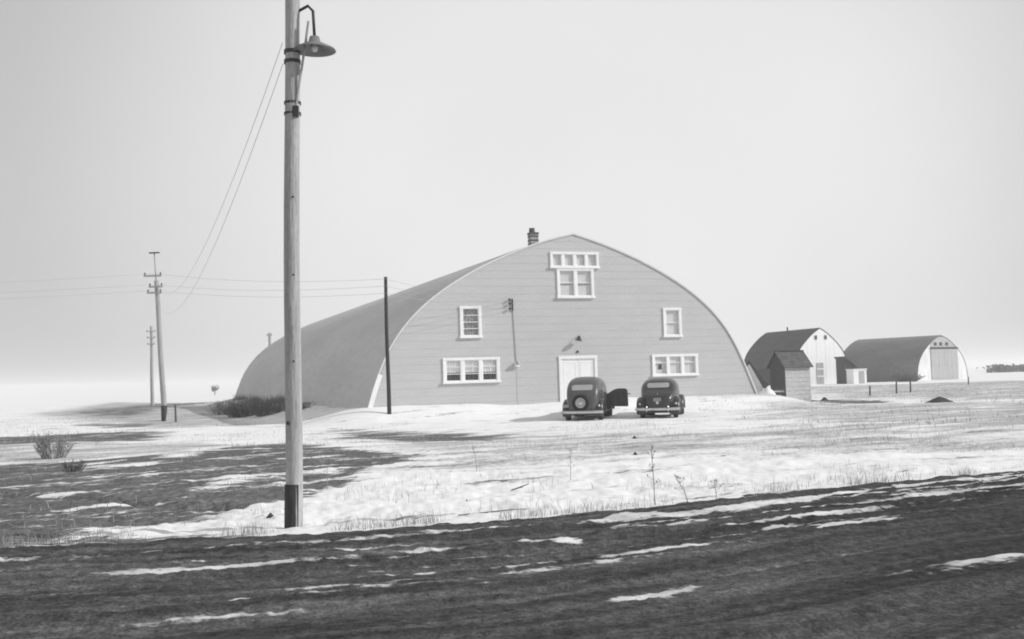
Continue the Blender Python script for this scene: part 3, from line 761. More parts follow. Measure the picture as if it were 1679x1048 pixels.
    # wheels
    def wheel(x, y, nm='wheel', Mx=None, tw=.085):
        Mx = Mx or Matrix.Translation((x, y, WR)) @ Matrix.Rotation(radians(90 if x > 0 else -90), 4, 'Y')
        w_ = MB().lathe([(.20, -tw * .6), (.25, -tw * .95), (.30, -tw), (.335, -tw * .7), (.343, 0), (.335, tw * .7), (.30, tw), (.25, tw * .95), (.20, tw * .6)], 28, Mx).build(nm, 'rubber', car, True)
        MB().lathe([(.20, tw * .62), (.205, tw * .75), (.16, tw * .45), (.12, tw * .5), (.0, tw * .6)], 24, Mx).build('rim', 'rim', w_, True)
        MB().lathe([(.20, -tw * .62), (.16, -tw * .45), (.0, -tw * .5)], 24, Mx).build('rim', 'rim', w_, True)
        MB().lathe([(.10, tw * .55), (.095, tw * .85), (.06, tw * 1.15), (.0, tw * 1.25)], 20, Mx).build('hubcap', 'chrome', w_, True)
        return w_
    for sgn in (-1, 1):
        wheel(sgn * track, WB0); wheel(sgn * track, WB1)
    # axle and tank under the tail
    MB().tube([(-.62, WB0, .33), (.62, WB0, .33)], .05, 8).build('axle', 'iron', car)
    MB().box(-.42, .42, .22, .62, .24, .44).build('fuel_tank', 'iron', car)
    MB().box(-.56, .56, .64, 3.7, .22, .46).build('chassis', 'iron', car)
    # bumper
    bz = .40 if trunk else .37
    rows = []
    for x in np.linspace(-fwid - .02, fwid + .02, 21):
        y = -.10 + .16 * (abs(x) / fwid) ** 3
        rows.append([(x, y + o, bz + z) for o, z in ((.02, -.055), (0, -.045), (-.018, -.02), (-.024, .0), (-.018, .02), (0, .045), (.02, .055))])
    mb = MB(); mb.grid(rows); bp = mb.build('bumper', 'chrome', car, True)
    for sgn in (-1, 1):
        MB().box(sgn * .38 - .03, sgn * .38 + .03, -.08, .30, bz - .03, bz + .03).build('bumper_bracket', 'iron', bp)
        if trunk: MB().lathe([(.025, -.09), (.035, -.05), (.035, .10), (.0, .14)], 10, Matrix.Translation((sgn * .42, -.13, bz))).build('overrider', 'chrome', bp, True)
    if spare:
        ry = rear_y(0, .72)
        Mx = Matrix.Translation((-.05, .10, .72)) @ Matrix.Rotation(radians(-8), 4, 'X') @ Matrix.Rotation(radians(90), 4, 'X')
        wheel(0, 0, 'spare_wheel', Mx, .08)
        MB().tube([(-.05, .1, .72), (-.05, .35, .72)], .06, 8).build('spare_carrier', 'iron', car)
        Mx2 = Matrix.Translation((-fwid + .12, .10, .70))
        MB().box(-fwid + .06, -fwid + .30, .03, .045, .56, .68).build('number_plate', 'plate', car)
    else:
        patch_rear('trunk_lid', paint, -.42, .42, .56, 1.10, .010, car, n_=(12, 10))
        y_ = rear_y(0, .72) - .05
        pl = MB(); pl.box(-.15, .15, y_ - .012, y_, .70, .84); p_ = pl.build('number_plate', 'plate', car)
        MB().box(-.05, .05, y_ - .02, y_ + .08, .60, .695).build('plate_bracket', 'chrome', p_)
        MB().tube([(0, rear_y(0, .95) - .03, .90), (0, rear_y(0, 1.02) - .035, 1.0)], .018, 8).build('trunk_handle', 'chrome', car)
    # belt moulding
    for sgn in (-1, 1):
        pts = [(sgn * (halfx(y, stn(y)[1]) + .006), y, stn(y)[1] + .01) for y in np.linspace(.7, 2.8, 14)]
        MB().tube(pts, .012, 6).build('belt_moulding', 'chrome' if trunk else paint, car)
    return car
def place_car(*a, x, y, rz, **k):
    h0 = gh(x, y); fx, fy = -sin(rz), cos(rz)
    h1 = gh(x + 3.6 * fx, y + 3.6 * fy)
    tl = math.atan2(h1 - h0, 3.6) * .8
    return make_car(*a, loc=(x, y, h0 - .03), rz=rz, tilt=(tl, 0), **k)
place_car('sedan_car', 'dark sedan with spare wheel on its back and a front door open', 'carpaint', .70, 1.73, False, True, x=2.62, y=43.1, rz=radians(-12), door_open=True)
place_car('coupe_car', 'black rounded car with number plate in the middle of its trunk', 'carpaint2', .74, 1.63, True, False, x=5.64, y=43.5, rz=radians(-12))

# ------------------------------------------------------------------ poles and wires
def shaft(h, r0_, r1, z0=0.0, n=16, bend=(0, 0), sink=.4):
    pts = []; rr = []
    for k in range(15):
        f = k / 14; z = -sink * (1 if z0 == 0 else 0) + z0 + (h - z0 + (sink if z0 == 0 else 0)) * f
        pts.append((bend[0] * (z / h) + .012 * sin(z * 1.1 + 1), bend[1] * (z / h) + .012 * sin(z * .9), z)); rr.append(r0_ + (r1 - r0_) * max(0, z) / h)
    return MB().tube(pts, rr, n)
bx, by = -2.84, 14.0; bz0 = gh(bx, by)
big = thing('street_lamp_pole', 'tall pale wooden street lamp pole with dark tarred foot beside the road', 'lamp pole', (bx, by, bz0))
big.rotation_euler = (0, .0155, 0)
shaft(8.6, .111, .090).build('shaft', 'pole', big, True)
mb = MB().tube([(0, 0, -.35), (0.002, 0.003, .25), (.005, .006, .545)], [.1165, .1155, .114], 18); mb.build('tarred_foot', 'tar', big, True)
def band(z, r, h=.05): return MB().lathe([(r, -h / 2), (r + .012, -h / 2), (r + .012, h / 2), (r, h / 2)], 18, Matrix.Translation((.006, .0, z)))
o = -bz0
for z in (5.93 + o, 5.80 + o): band(z, .0965).build('pole_band', 'iron', big)
for z in (5.26 + o, 5.12 + o): band(z, .0985, .035).build('pole_band', 'iron', big)
MB().box(.03, .10, -.12, -.06, 5.06 + o, 5.20 + o).build('brace_clamp', 'iron', big)
br = MB().tube([(.06, -.085, 5.15 + o), (.20, -.10, 6.05 + o), (.235, -.10, 6.30 + o)], .016, 8); br.build('brace', 'farpole', big)
arm = MB().tube([(.05, 0, 6.45 + o), (.22, -.05, 6.52 + o), (.29, -.08, 6.44 + o), (.31, -.09, 6.10 + o)], .02, 8); am = arm.build('lamp_arm', 'iron', big, True)
ls = MB().lathe([(.03, .16), (.06, .15), (.08, .08), (.26, -.01), (.275, -.035), (.265, -.035), (.07, .05)], 26, Matrix.Translation((.31, -.09, 5.95 + o)))
sh = ls.build('lamp_shade', 'enamel', big, True)
MB().lathe([(.0, -.07), (.03, -.06), (.045, -.02), (.03, .04), (.02, .06)], 14, Matrix.Translation((.31, -.09, 5.97 + o))).build('bulb', 'meter', sh, True)
ca = MB(); ca.box(-.65, .65, -.15, -.09, 7.9, 8.0); crossarm = ca.build('crossarm', 'farpole', big)
for x in (-.55, .3): MB().lathe([(.015, 0), (.04, .05), (.03, .08), (.045, .10), (.0, .14)], 10, Matrix.Translation((x, -.12, 8.0))).build('insulator', 'porcelain', crossarm, True)
mb = MB().lathe([(.0, .012), (.012, .01), (.016, .0)], 8, Matrix.Translation((-.05, -.095, 1.33)) @ Matrix.Rotation(radians(90), 4, 'X'))
MB().lathe([(.0, .02), (.02, .018), (.026, .0)], 10, Matrix.Translation((-.045, -.098, 1.32)) @ Matrix.Rotation(radians(90), 4, 'X')).build('bolt', 'iron', big)
for z in (6.10, 5.82):
    MB().lathe([(.015, -.05), (.04, -.03), (.028, 0), (.04, .03), (.0, .05)], 10, Matrix.Translation((-.03, .13, z + o))).build('insulator', 'porcelain', big, True)
for z in (2.1, 3.2, 4.2): MB().lathe([(.0, .012), (.012, .01), (.014, .0)], 8, Matrix.Translation((.03, -.103, z)) @ Matrix.Rotation(radians(90), 4, 'X')).build('bolt', 'iron', big)

tx, ty = -5.18, 45.4; tz = gh(tx, ty)
thin = thing('service_pole', 'slim dark pole standing in snow before the left corner of the hall', 'pole', (tx, ty, tz))
shaft(6.05 - tz, .088, .068, bend=(-.02, 0)).build('shaft', 'darkpole', thin, True)
TOPS = []
for k, z in enumerate((5.95, 5.66, 5.36)):
    MB().tube([(-.02, -.06, z - tz), (-.02, -.14, z - tz)], .014, 6).build('insulator_pin', 'iron', thin)
    MB().lathe([(.02, -.04), (.045, -.03), (.03, 0), (.045, .03), (.0, .05)], 10, Matrix.Translation((-.02, -.16, z - tz))).build('insulator', 'porcelain', thin, True)
    TOPS.append((tx - .02, ty - .16, z))

def far_pole(label, x, y, h, rb, rt_, arms, lean=0.0, mast=0.0):
    z = gh(x, y); p = thing('line_pole', label, 'pole', (x, y, z), 0)
    shaft(h, rb, rt_, bend=(lean, 0)).build('shaft', 'farpole', p, True)
    pins = []
    for (za, wl, wr_) in arms:
        cx = lean * za / h
        mb = MB(); mb.box(cx - wl, cx + wr_, -rb - .06, -rb + .03, za - .05, za + .05)
        a = mb.build('crossarm', 'farpole', p)
        for xx in (cx - wl + .06, cx + wr_ - .06):
            MB().lathe([(.015, 0), (.045, .04), (.035, .08), (.05, .10), (.0, .15)], 8, Matrix.Translation((xx, -rb - .015, za + .05))).build('insulator', 'porcelain', a, True)
        pins.append((x + cx, y - rb, z + za + .12))
    if mast:
        MB().tube([(lean, 0, h - .3), (lean - .1, 0, h + mast)], .035, 8).build('mast', 'farpole', p, True)
        MB().box(lean - .38, lean + .18, -.05, .05, h + mast, h + mast + .07).build('mast_bar', 'iron', p)
    return pins
pinsA = far_pole('nearer and taller of the two grey line poles at the far left', -19.08, 60.0, 7.7, .155, .12, [(7.95, .62, .35), (7.35, .38, .38), (7.02, .5, .3)], -.36, 1.5)
tarA = MB().tube([(-19.08, 60, gh(-19.08, 60) - .3), (-19.1, 60, gh(-19.08, 60) + .85)], [.168, .162], 12)
far_pole('farther and shorter of the two grey line poles at the far left', -39.5, 120.0, 8.7, .20, .16, [(8.1, .5, .5), (7.4, .45, .45), (6.7, .4, .4)], .02)
far_pole('distant grey pole whose top shows above the far end of the hall roof', -27.0, 122.0, 7.7, .2, .16, [(7.4, .3, .3)], 0)
for ob in list(bpy.data.objects):
    if ob.name == 'line_pole':
        m_ = MB().tube([(0, 0, -.3), (-.03, 0, .85)], [.168, .160], 14); m_.build('tarred_foot', 'tar', ob, True)

def wire(a, b, sag, r, label, group=None, cat='wire'):
    a = Vector(a); b = Vector(b); pts = []
    for k in range(25):
        f = k / 24; p = a.lerp(b, f); p.z -= sag * 4 * f * (1 - f); pts.append(p)
    o = MB().tube(pts, r, 5).build('overhead_wire', 'wire', None, True)
    return tag(o, label, cat, group)
wire((bx - .05, by + .13, 6.10), (-19.45, 59.8, pinsA[0][2] - .5), 1.7, .0042, 'upper of two long wires sweeping from the lamp pole to the far left poles', 'wires from the lamp pole')
wire((bx - .05, by + .13, 5.82), (-19.4, 59.8, 6.4), 1.65, .0042, 'lower of two long wires sweeping from the lamp pole to the far left poles', 'wires from the lamp pole')
hallp = lambda p: (HALL[0] + p[0] * EX - p[1] * EY, HALL[1] + p[0] * EY + p[1] * EX, p[2])
for k, nm in enumerate(('highest', 'middle', 'lowest')):
    wire(pinsA[k], TOPS[k], .25, .006, nm + ' of the three wires from the far left pole to the slim dark pole', 'wires to the slim dark pole')
    wire(TOPS[k], hallp(INS[2 - k]), .12, .006, nm + ' of the three wires from the slim dark pole to the bracket on the hall', 'wires to the hall bracket')
    wire((-95, 62, 8.2 - .3 * k), pinsA[k], .6, .006, nm + ' of the three wires leaving the far left pole towards the left edge', 'wires leaving to the left')

# ------------------------------------------------------------------ outbuildings
def gothic(label, name, cat, loc, rz, W, H, L, sidewall, roofm, wallm, eave_out, shape):
    b = thing(name, label, cat, (loc[0], loc[1], gh(*loc) - .02), rz)
    half = resample(shape, 22, 3)
    pr = np.array([(-x, z) for x, z in half[::-1]] + [tuple(p) for p in half[1:]])
    wall = [(-x, z) for x, z in half[::-1]] + [tuple(p) for p in half[1:]]
    return b, pr
# white barn
bl = (37.81, 135.0)
barn = thing('white_barn', 'white fronted barn with dark rounded roof beyond the outhouse', 'barn', (bl[0], bl[1], gh(*bl)), ANG)
half = resample([(0, 6.83), (1.0, 6.25), (1.62, 5.72), (2.45, 4.95), (3.24, 3.99), (3.62, 3.0), (3.84, 1.95), (3.86, 0.0)], 26, 3)
full = np.array([(-x, z) for x, z in half[::-1]] + [tuple(p) for p in half[1:]])
BL = 11.6
# front boards: vertical strips
for k in range(12):
    x0 = -3.86 + k * 7.72 / 12; x1 = x0 + 7.72 / 12 - .015
    zf = lambda x: float(np.interp(abs(x), half[:, 0], half[:, 1]))
    xs_ = np.linspace(x0, x1, 5)
    poly = [(x0, -.3), (x1, -.3)] + [(float(x), zf(x) - .02) for x in xs_[::-1]]
    MB().prism(poly, -.03 - .01 * (k % 2), .02).build('wall_board', 'whitebarn', barn)
MB().prism([(float(x) * .98, float(z) - .05) for x, z in full], .03, .1).build('gable_wall', 'whitebarn', barn)
MB().prism([(float(x), float(z)) for x, z in full], BL - .1, BL).build('rear_wall', 'whitebarn', barn)
for sgn in (-1, 1): MB().box(min(sgn * 3.78, sgn * 3.86), max(sgn * 3.78, sgn * 3.86), .1, BL - .1, -.3, 2.2).build('side_wall', 'barnside', barn)
sel = [i for i in range(len(full)) if full[i][1] > 1.95]
fl = full[sel]; tg = np.gradient(fl, axis=0); tg /= np.linalg.norm(tg, axis=1)[:, None]; nn = np.stack([-tg[:, 1], tg[:, 0]], 1)
fl2 = fl.copy()
ou = fl2 + nn * .10; iu = fl2 + nn * .01
mb = MB(); r_o = [[(x, t, z) for x, z in ou] for t in np.linspace(-.06, BL + .2, 14)]; r_i = [[(x, t, z) for x, z in iu] for t in np.linspace(-.06, BL + .2, 14)]
mb.grid(r_o); mb.grid(r_i); mb.grid([r_o[0], r_i[0]]); mb.grid([r_o[-1], r_i[-1]])
for e_ in (0, -1): mb.grid([[r[e_] for r in r_o], [r[e_] for r in r_i]])
smooth_angle(mb.build('roof', 'darkroof', barn, True), 40)
for sx in (-.67, .74):
    v_ = MB().box(sx - .20, sx + .20, -.075, -.04, 5.45, 6.0).build('gable_window', 'greydoor', barn)
    MB().box(sx - .15, sx + .15, -.085, -.0755, 5.50, 5.95).build('pane', 'barnside', v_)
dw = MB().box(-.75, .25, -.085, -.04, -.1, 2.6).build('barn_door', 'greydoor', barn)
for z in (.9, 1.8): MB().box(-.72, .22, -.10, -.0855, z, z + .14).build('door_batten', 'trim', dw)
MB().tube([(-.5, 6.2, 6.6), (-.5, 6.2, 7.35)], .10, 10).build('roof_vent', 'barnside', barn)

# grey quonset shed
ql = (55.4, 142.0)
qu = thing('grey_storage_shed', 'grey round roofed shed with wide grey doors between white front walls at far right', 'shed', (ql[0], ql[1], gh(*ql)), radians(38))
half = resample([(0, 5.72), (1.2, 5.42), (2.11, 5.02), (3.1, 4.42), (4.3, 3.62), (5.1, 2.75), (5.57, 2.0), (5.86, .8), (5.92, -.2)], 26, 3)
full = np.array([(-x, z) for x, z in half[::-1]] + [tuple(p) for p in half[1:]])
zf2 = lambda x: float(np.interp(abs(x), half[:, 0], half[:, 1]))
QL = 12.3
def front_piece(name, x0, x1, z0, ztop_, m, y0, y1, parent=qu):
    xs_ = np.linspace(x0, x1, 9); poly = [(x0, z0), (x1, z0)] + [(float(x), min(ztop_, zf2(x) - .04)) for x in xs_[::-1]]
    return MB().prism(poly, y0, y1).build(name, m, parent)
front_piece('front_wall', -5.9, -2.72, -.3, 9, 'quonwall', -.02, .1)
front_piece('front_wall', 3.62, 5.9, -.3, 9, 'quonwall', -.02, .1)
front_piece('gable_panel', -2.70, 3.60, 4.0, 9, 'greydoor', -.02, .1)
for k in range(4):
    x0 = -2.69 + k * 1.575; dd = MB().box(x0, x0 + 1.56, -.10, -.025, .0, 3.98).build('door_leaf', 'greydoor', qu)
    for z in (.25, 1.9, 3.55): MB().box(x0 + .05, x0 + 1.5, -.125, -.1005, z, z + .15).build('door_batten', 'greydoor', dd)
MB().box(-2.8, 3.7, -.17, -.10, 4.02, 4.22).build('door_track', 'barnside', qu)
for sx in (-1.5, -.2, 1.2): MB().box(sx - .3, sx + .3, -.06, -.021, 4.45, 4.85).build('gable_window', 'barnside', qu)
tg = np.gradient(full, axis=0); tg /= np.linalg.norm(tg, axis=1)[:, None]; nn = np.stack([-tg[:, 1], tg[:, 0]], 1)
tt = np.linspace(-.05, QL, 26)
r_o = [[(x, t, z) for x, z in full + nn * (.07 + .025 * (i % 2))] for i, t in enumerate(tt)]; r_i = [[(x, t, z) for x, z in full + nn * .0] for t in tt]
mb = MB(); mb.grid(r_o); mb.grid(r_i); mb.grid([r_o[0], r_i[0]]); mb.grid([r_o[-1], r_i[-1]])
smooth_angle(mb.build('roof', 'greyroof', qu, True), 40)
MB().prism([(float(x), float(z)) for x, z in full], QL - .2, QL - .1).build('rear_wall', 'whitebarn', qu)

# little lean-to between the two
ll = (40.35, 131.5)
lt = thing('lean_to_shed', 'small dark lean-to shed with sloping roof between white barn and grey shed', 'shed', (ll[0], ll[1], gh(*ll)), radians(12))
MB().prism([(-.75, -.2), (.55, -.2), (.55, 2.1), (-.75, 3.1)], 0, 2.2).build('wall', 'barnside', lt)
MB().prism([(-.85, 3.18), (-.85, 3.30), (.85, 2.02), (.85, 1.90)], -.2, 2.4).build('roof', 'darkroof', lt)
MB().box(-.55, .1, -.06, -.004, 0, 1.9).build('door', 'oldwood2', lt)
wl = (40.3, 128.0)
wb = thing('white_fuel_hut', 'small white flat topped hut just right of the white barn', 'hut', (wl[0], wl[1], gh(*wl)), radians(15))
MB().box(-.85, .85, 0, 1.5, -.2, 1.62).build('wall', 'whitebarn', wb)
MB().box(-.92, .92, -.08, 1.58, 1.623, 1.72).build('roof', 'whitebarn', wb)
MB().box(-.1, .55, -.05, -.004, .05, 1.45).build('door', 'greydoor', wb)

# outhouse
ol = (15.75, 61.0)
oh = thing('outhouse', 'small weathered plank outhouse with shingled roof and left side tinted dark for shade', 'outhouse', (ol[0], ol[1], gh(*ol) + .02), ANG)
w2, dp = .80, 1.5
for k in range(9):
    z0 = -.1 + k * .235; MB().box(-w2, w2, -.02 - .006 * (k % 2), .02, z0, z0 + .225).build('wall_plank', 'oldwood', oh)
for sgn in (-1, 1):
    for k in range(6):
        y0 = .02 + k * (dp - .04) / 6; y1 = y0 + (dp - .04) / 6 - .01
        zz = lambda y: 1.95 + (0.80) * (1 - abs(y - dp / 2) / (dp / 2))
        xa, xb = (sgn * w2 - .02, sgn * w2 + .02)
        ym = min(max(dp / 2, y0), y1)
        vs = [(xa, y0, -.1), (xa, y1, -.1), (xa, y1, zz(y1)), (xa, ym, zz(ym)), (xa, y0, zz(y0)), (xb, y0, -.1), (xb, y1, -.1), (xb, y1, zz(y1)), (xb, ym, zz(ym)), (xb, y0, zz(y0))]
        MB().add(vs, [(0, 1, 2, 3, 4), (9, 8, 7, 6, 5)] + [(i, 5 + i, 5 + (i + 1) % 5, (i + 1) % 5) for i in range(5)]).build('wall_plank', 'oldwood2', oh)  # same planks as the front, with the side walls' shade put into the colour
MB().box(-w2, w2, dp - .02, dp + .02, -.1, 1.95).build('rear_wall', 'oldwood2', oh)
def slab(y0, z0, y1, z1, parent, sgn):
    # roof slope with rows of shingles lapped on it
    for k in range(6):
        f0, f1 = k / 6, (k + 1) / 6 + .02
        ya, za = y0 + (y1 - y0) * f0, z0 + (z1 - z0) * f0; yb2, zb2 = y0 + (y1 - y0) * min(1, f1), z0 + (z1 - z0) * min(1, f1)
        mb = MB(); x0, x1 = -w2 - .14, w2 + .14
        mb.add([(x0, ya, za + .05), (x1, ya, za + .05), (x1, yb2, zb2 + .03), (x0, yb2, zb2 + .03), (x0, ya, za + .0), (x1, ya, za + .0), (x1, yb2, zb2), (x0, yb2, zb2)],
               [(0, 1, 2, 3), (4, 7, 6, 5), (0, 4, 5, 1), (1, 5, 6, 2), (2, 6, 7, 3), (3, 7, 4, 0)])
        mb.build('shingle_row', 'shingle', parent)
rfm = MB().box(-w2 - .14, w2 + .14, dp / 2 - .06, dp / 2 + .06, 2.79, 2.85).build('ridge_cap', 'oldwood2', oh)
slab(-.17, 1.86, dp / 2, 2.77, oh, 1); slab(dp + .17, 1.86, dp / 2, 2.77, oh, -1)

# ------------------------------------------------------------------ clutter right of the hall
def plank(a, b, w, t, m, label, cat='board', name='leaning_board', group=None):
    a = Vector(a); b = Vector(b); d = (b - a).normalized(); s = d.cross(Vector((0, 1, 0))).normalized(); n_ = d.cross(s).normalized()
    vs = [p + s * (w / 2 * i) + n_ * (t / 2 * j) for p in (a, b) for i, j in ((-1, -1), (1, -1), (1, 1), (-1, 1))]
    o = MB().add(vs, [(0, 1, 2, 3), (7, 6, 5, 4), (0, 4, 5, 1), (1, 5, 6, 2), (2, 6, 7, 3), (3, 7, 4, 0)]).build(name, m)
    return tag(o, label, cat, group)
def gz(x, y, d=0): return (x, y, gh(x, y) + d)
plank((10.66, 52.85, gh(10.66, 52.85) - .1), (11.25, 53.1, 2.05), .14, .07, 'oldwood2', 'thin grey pole leaning on the right corner of the hall', 'pole', 'leaning_pole')
plank((12.75, 55.6, gh(12.75, 55.6) + .55), (11.6, 54.6, 2.12), .30, .06, 'oldwood2', 'dark board propped slanting from the hall corner down to the right')
plank((12.35, 55.2, gh(12.35, 55.2) + .30), (11.55, 54.4, 1.95), .34, .05, 'oldwood', 'pale board propped beneath the dark slanting board at the hall corner')
plank((11.95, 54.6, gh(11.95, 54.6)), (11.35, 53.7, 1.8), .42, .05, 'siding', 'grey sheet standing against the right end of the hall')
def mound(name, label, cat, x, y, rx, ry, h, m, seed, rz=0, ridge=0):
    rows = []; z0 = gh(x, y)
    for i in range(13):
        r = i / 12; row = []
        for k in range(36):
            t = 2 * pi * k / 36
            j = 1 + .35 * (float(fbm(np.array([cos(t) * 1.3 + seed]), np.array([sin(t) * 1.3]), seed, 3)[0]) - .5)
            px, py = rx * r * j * cos(t), ry * r * j * sin(t)
            hh = h * (1 - r * r) ** 1.4 * (1 + .7 * (float(fbm(np.array([px * 2 + seed]), np.array([py * 2]), seed + 3, 3)[0]) - .5)) - .12 * r
            row.append((px, py, hh))
        rows.append(row)
    o = MB().grid(rows, close_u=True).build(name, m, None, True); o.location = (x, y, z0); o.rotation_euler = (0, 0, rz)
    return tag(o, label, cat)
mound('snow_heap', 'white snow heap at the foot of the boards left of the outhouse', 'snow heap', 12.62, 54.9, .62, .5, .50, 'snowpile', 3)
pile = thing('lumber_pile', 'low stack of grey scrap boards behind the snow heap', 'lumber pile', gz(13.05, 56.5), radians(15))
for k in range(7):
    MB().box(-.9 + .07 * (k % 3), .8 - .09 * (k % 2), -.35 + .22 * (k % 3), -.15 + .22 * (k % 3), .35 + .09 * (k // 3), .42 + .09 * (k // 3), Matrix.Rotation(radians(3 * (k % 4) - 4), 4, 'Z')).build('board', 'oldwood' if k % 2 else 'oldwood2', pile)
MB().box(-.7, -.55, -.4, .4, -.05, .345).build('bearer', 'oldwood2', pile); MB().box(.4, .55, -.4, .4, -.05, .345).build('bearer', 'oldwood2', pile)
mound('earth_mound', 'low dark earth mound alone on the snowy field at far right', 'earth mound', 20.05, 52.0, .95, .45, .24, 'earth', 9)
mound('dirt_clod', 'small dark clod on the snow nearest the right hand car', 'clod', 3.34, 31.0, .16, .12, .08, 'earth', 4)
mound('dirt_clod', 'small dark clod on the snow nearer the road than the other', 'clod', 2.62, 24.3, .11, .09, .06, 'earth', 6)
mound('dirt_clod', 'dark clod against the foot of the outhouse front', 'clod', 17.0, 60.4, .35, .2, .16, 'earth', 8)
mound('dirt_clod', 'small dark lump on the white bank right of the lamp pole', 'clod', -.75, 16.4, .05, .05, .05, 'earth', 14)
mound('dirt_clod', 'dark lump in the snow just left of the lamp pole foot', 'clod', -3.35, 15.0, .13, .10, .06, 'earth', 12)
# fence posts
for x, y, h, lb in ((22.6, 70, .62, 'leftmost'), (24.99, 72, .78, 'second from left'), (26.63, 74, .95, 'third from left'), (41.28, 100, .7, 'rightmost')):
    t = .06
    o = MB().tube([(0, 0, -.2), (.02, 0, h * .6), (.03, .01, h)], [t, t * .95, t * .85], 8).build('fence_post', 'post', None); o.location = gz(x, y)
    tag(o, lb + ' of the four dark fence posts before the round roofed shed', 'fence post', 'fence posts at the right')
o = MB().tube([(0, 0, -.2), (-.03, 0, .95)], [.06, .05], 8).build('fence_post', 'post', None); o.location = gz(-17.85, 58.0); tag(o, 'short post just right of the nearer line pole at far left', 'fence post')

# ------------------------------------------------------------------ bushes, weeds, grass
def twigs(n, r, h, seed, rad_=.012, fork=3, blade=.0):
    rnd = random.Random(seed); mb = MB()
    for _ in range(n):
        a = rnd.uniform(0, 2 * pi); q = r * sqrt(rnd.random()) * .6
        p = Vector((q * cos(a), q * sin(a), -.08)); hh = h * rnd.uniform(.55, 1.05)
        e = p + Vector((rnd.uniform(-.5, .5) * r + .4 * r * cos(a), rnd.uniform(-.5, .5) * r + .4 * r * sin(a), hh))
        m_ = p.lerp(e, .5) + Vector((rnd.uniform(-.1, .1), rnd.uniform(-.1, .1), 0)) * r
        mb.tube([p, m_, e], [rad_, rad_ * .8, rad_ * .3], 3, cap=False)
        for _k in range(fork):
            f = rnd.uniform(.35, .95); s = p.lerp(e, f); d = Vector((rnd.uniform(-1, 1), rnd.uniform(-1, 1), rnd.uniform(.2, 1))).normalized() * hh * rnd.uniform(.15, .35)
            mb.tube([s, s + d], [rad_ * .6, rad_ * .25], 3, cap=False)
            if blade:
                u = s + d; w = Vector((rnd.uniform(-1, 1), rnd.uniform(-1, 1), rnd.uniform(-.3, .6))).normalized() * blade
                w2_ = w.cross(Vector((.3, .2, 1))).normalized() * blade * .45
                mb.add([u, u + w * .5 + w2_, u + w, u + w * .5 - w2_], [(0, 1, 2, 3)])
    return mb
def bush(label, x, y, r, h, seed, n=120, rad_=.012, blade=.06, m='twig'):
    b = twigs(n, r, h, seed, rad_, 5, blade).build('bush', m); b.location = gz(x, y); return tag(b, label, 'bush')
bush('leafless pale bush at the left edge of the field', -12.25, 29.2, .42, .72, 1, 75, .010, .05, 'grass')
bush('large dark weedy bush against the far left foot of the hall', -15.6, 63.5, 1.3, 1.0, 2, 170, .018, .10)
bush('low dark bush right of the largest one at the foot of the hall', -13.4, 59.8, 1.1, .85, 3, 140, .016, .09)
bush('pale thin bush farthest left along the hall', -18.6, 71.0, 1.4, .9, 4, 120, .016, .09, 'grass')
bush('low thin bush nearest the lamp pole along the hall foot', -11.3, 56.6, .8, .55, 5, 90, .014, .07)
bush('dark tuft at the edge of the bare ground at far left', -9.9, 24.6, .26, .32, 15, 45, .008, .04)
bush('dark weeds under the left wall of the grey round roofed shed', 46.8, 131, 1.6, 1.0, 6, 120, .03, .15)
def weed(label, x, y, h, lean, seed, dens=9, m='grass'):
    rnd = random.Random(seed); mb = MB()
    top = Vector((lean, rnd.uniform(-.05, .05), h)); pts = [Vector((0, 0, -.05)), top * .5 + Vector((-lean * .15, 0, 0)), top]
    mb.tube(pts, [.006, .005, .002], 4, cap=False)
    for _ in range(dens):
        f = rnd.uniform(.3, 1); s = top * f; a = rnd.uniform(0, 2 * pi); L = rnd.uniform(.04, .14) * (1.3 - f)
        e = s + Vector((cos(a) * L, sin(a) * L, L * rnd.uniform(.3, 1.4))); mb.tube([s, e], [.003, .0015], 3, cap=False)
        for k in range(3):
            q = e + Vector((rnd.uniform(-.015, .015), rnd.uniform(-.015, .015), rnd.uniform(-.01, .02))); mb.add([q, q + Vector((.012, 0, .006)), q + Vector((.002, .008, .02))], [(0, 1, 2)])
    o = mb.build('weed', m); o.location = gz(x, y); return tag(o, label, 'weed')
weed('tallest dead weed stalk standing at the road edge', 1.77, 14.25, .72, -.03, 1, 14, 'twig')
weed('dead weed leaning left at the road edge right of the tallest stalk', 2.22, 14.35, .30, -.14, 2, 8, 'twig')
weed('short dead weed at the right of the leaning one on the road edge', 2.62, 14.55, .22, -.03, 3, 8)
weed('pale dead weed on bare ground right of the lamp pole', -3.26, 19.0, .36, .01, 4, 10)
weed('thin dead weed in the snow below the left hand car', .95, 19.5, .55, .02, 5, 10)
weed('thin dead weed in the snow below the hall service meter', -.75, 21.0, .5, -.06, 6, 8)
tw = twigs(4, .05, .05, 7, .006, 2); tw = MB().tube([(0, 0, .02), (.14, .02, .06), (.30, 0, .12)], [.012, .014, .006], 6).tube([(.12, .02, .055), (.2, .1, .05)], [.007, .003], 5)
o = tw.build('fallen_stick', 'twig'); o.location = gz(-.1, 18.2); tag(o, 'dark stick lying slanted on the snow bank', 'stick')
o = MB().tube([(0, 0, .02), (.35, .12, .03), (.75, .22, .05), (1.05, .40, .03)], [.008, .010, .008, .003], 6).build('fallen_stick', 'twig'); o.location = gz(-.8, 14.8); tag(o, 'long thin twig lying on the snow above the road edge', 'stick')

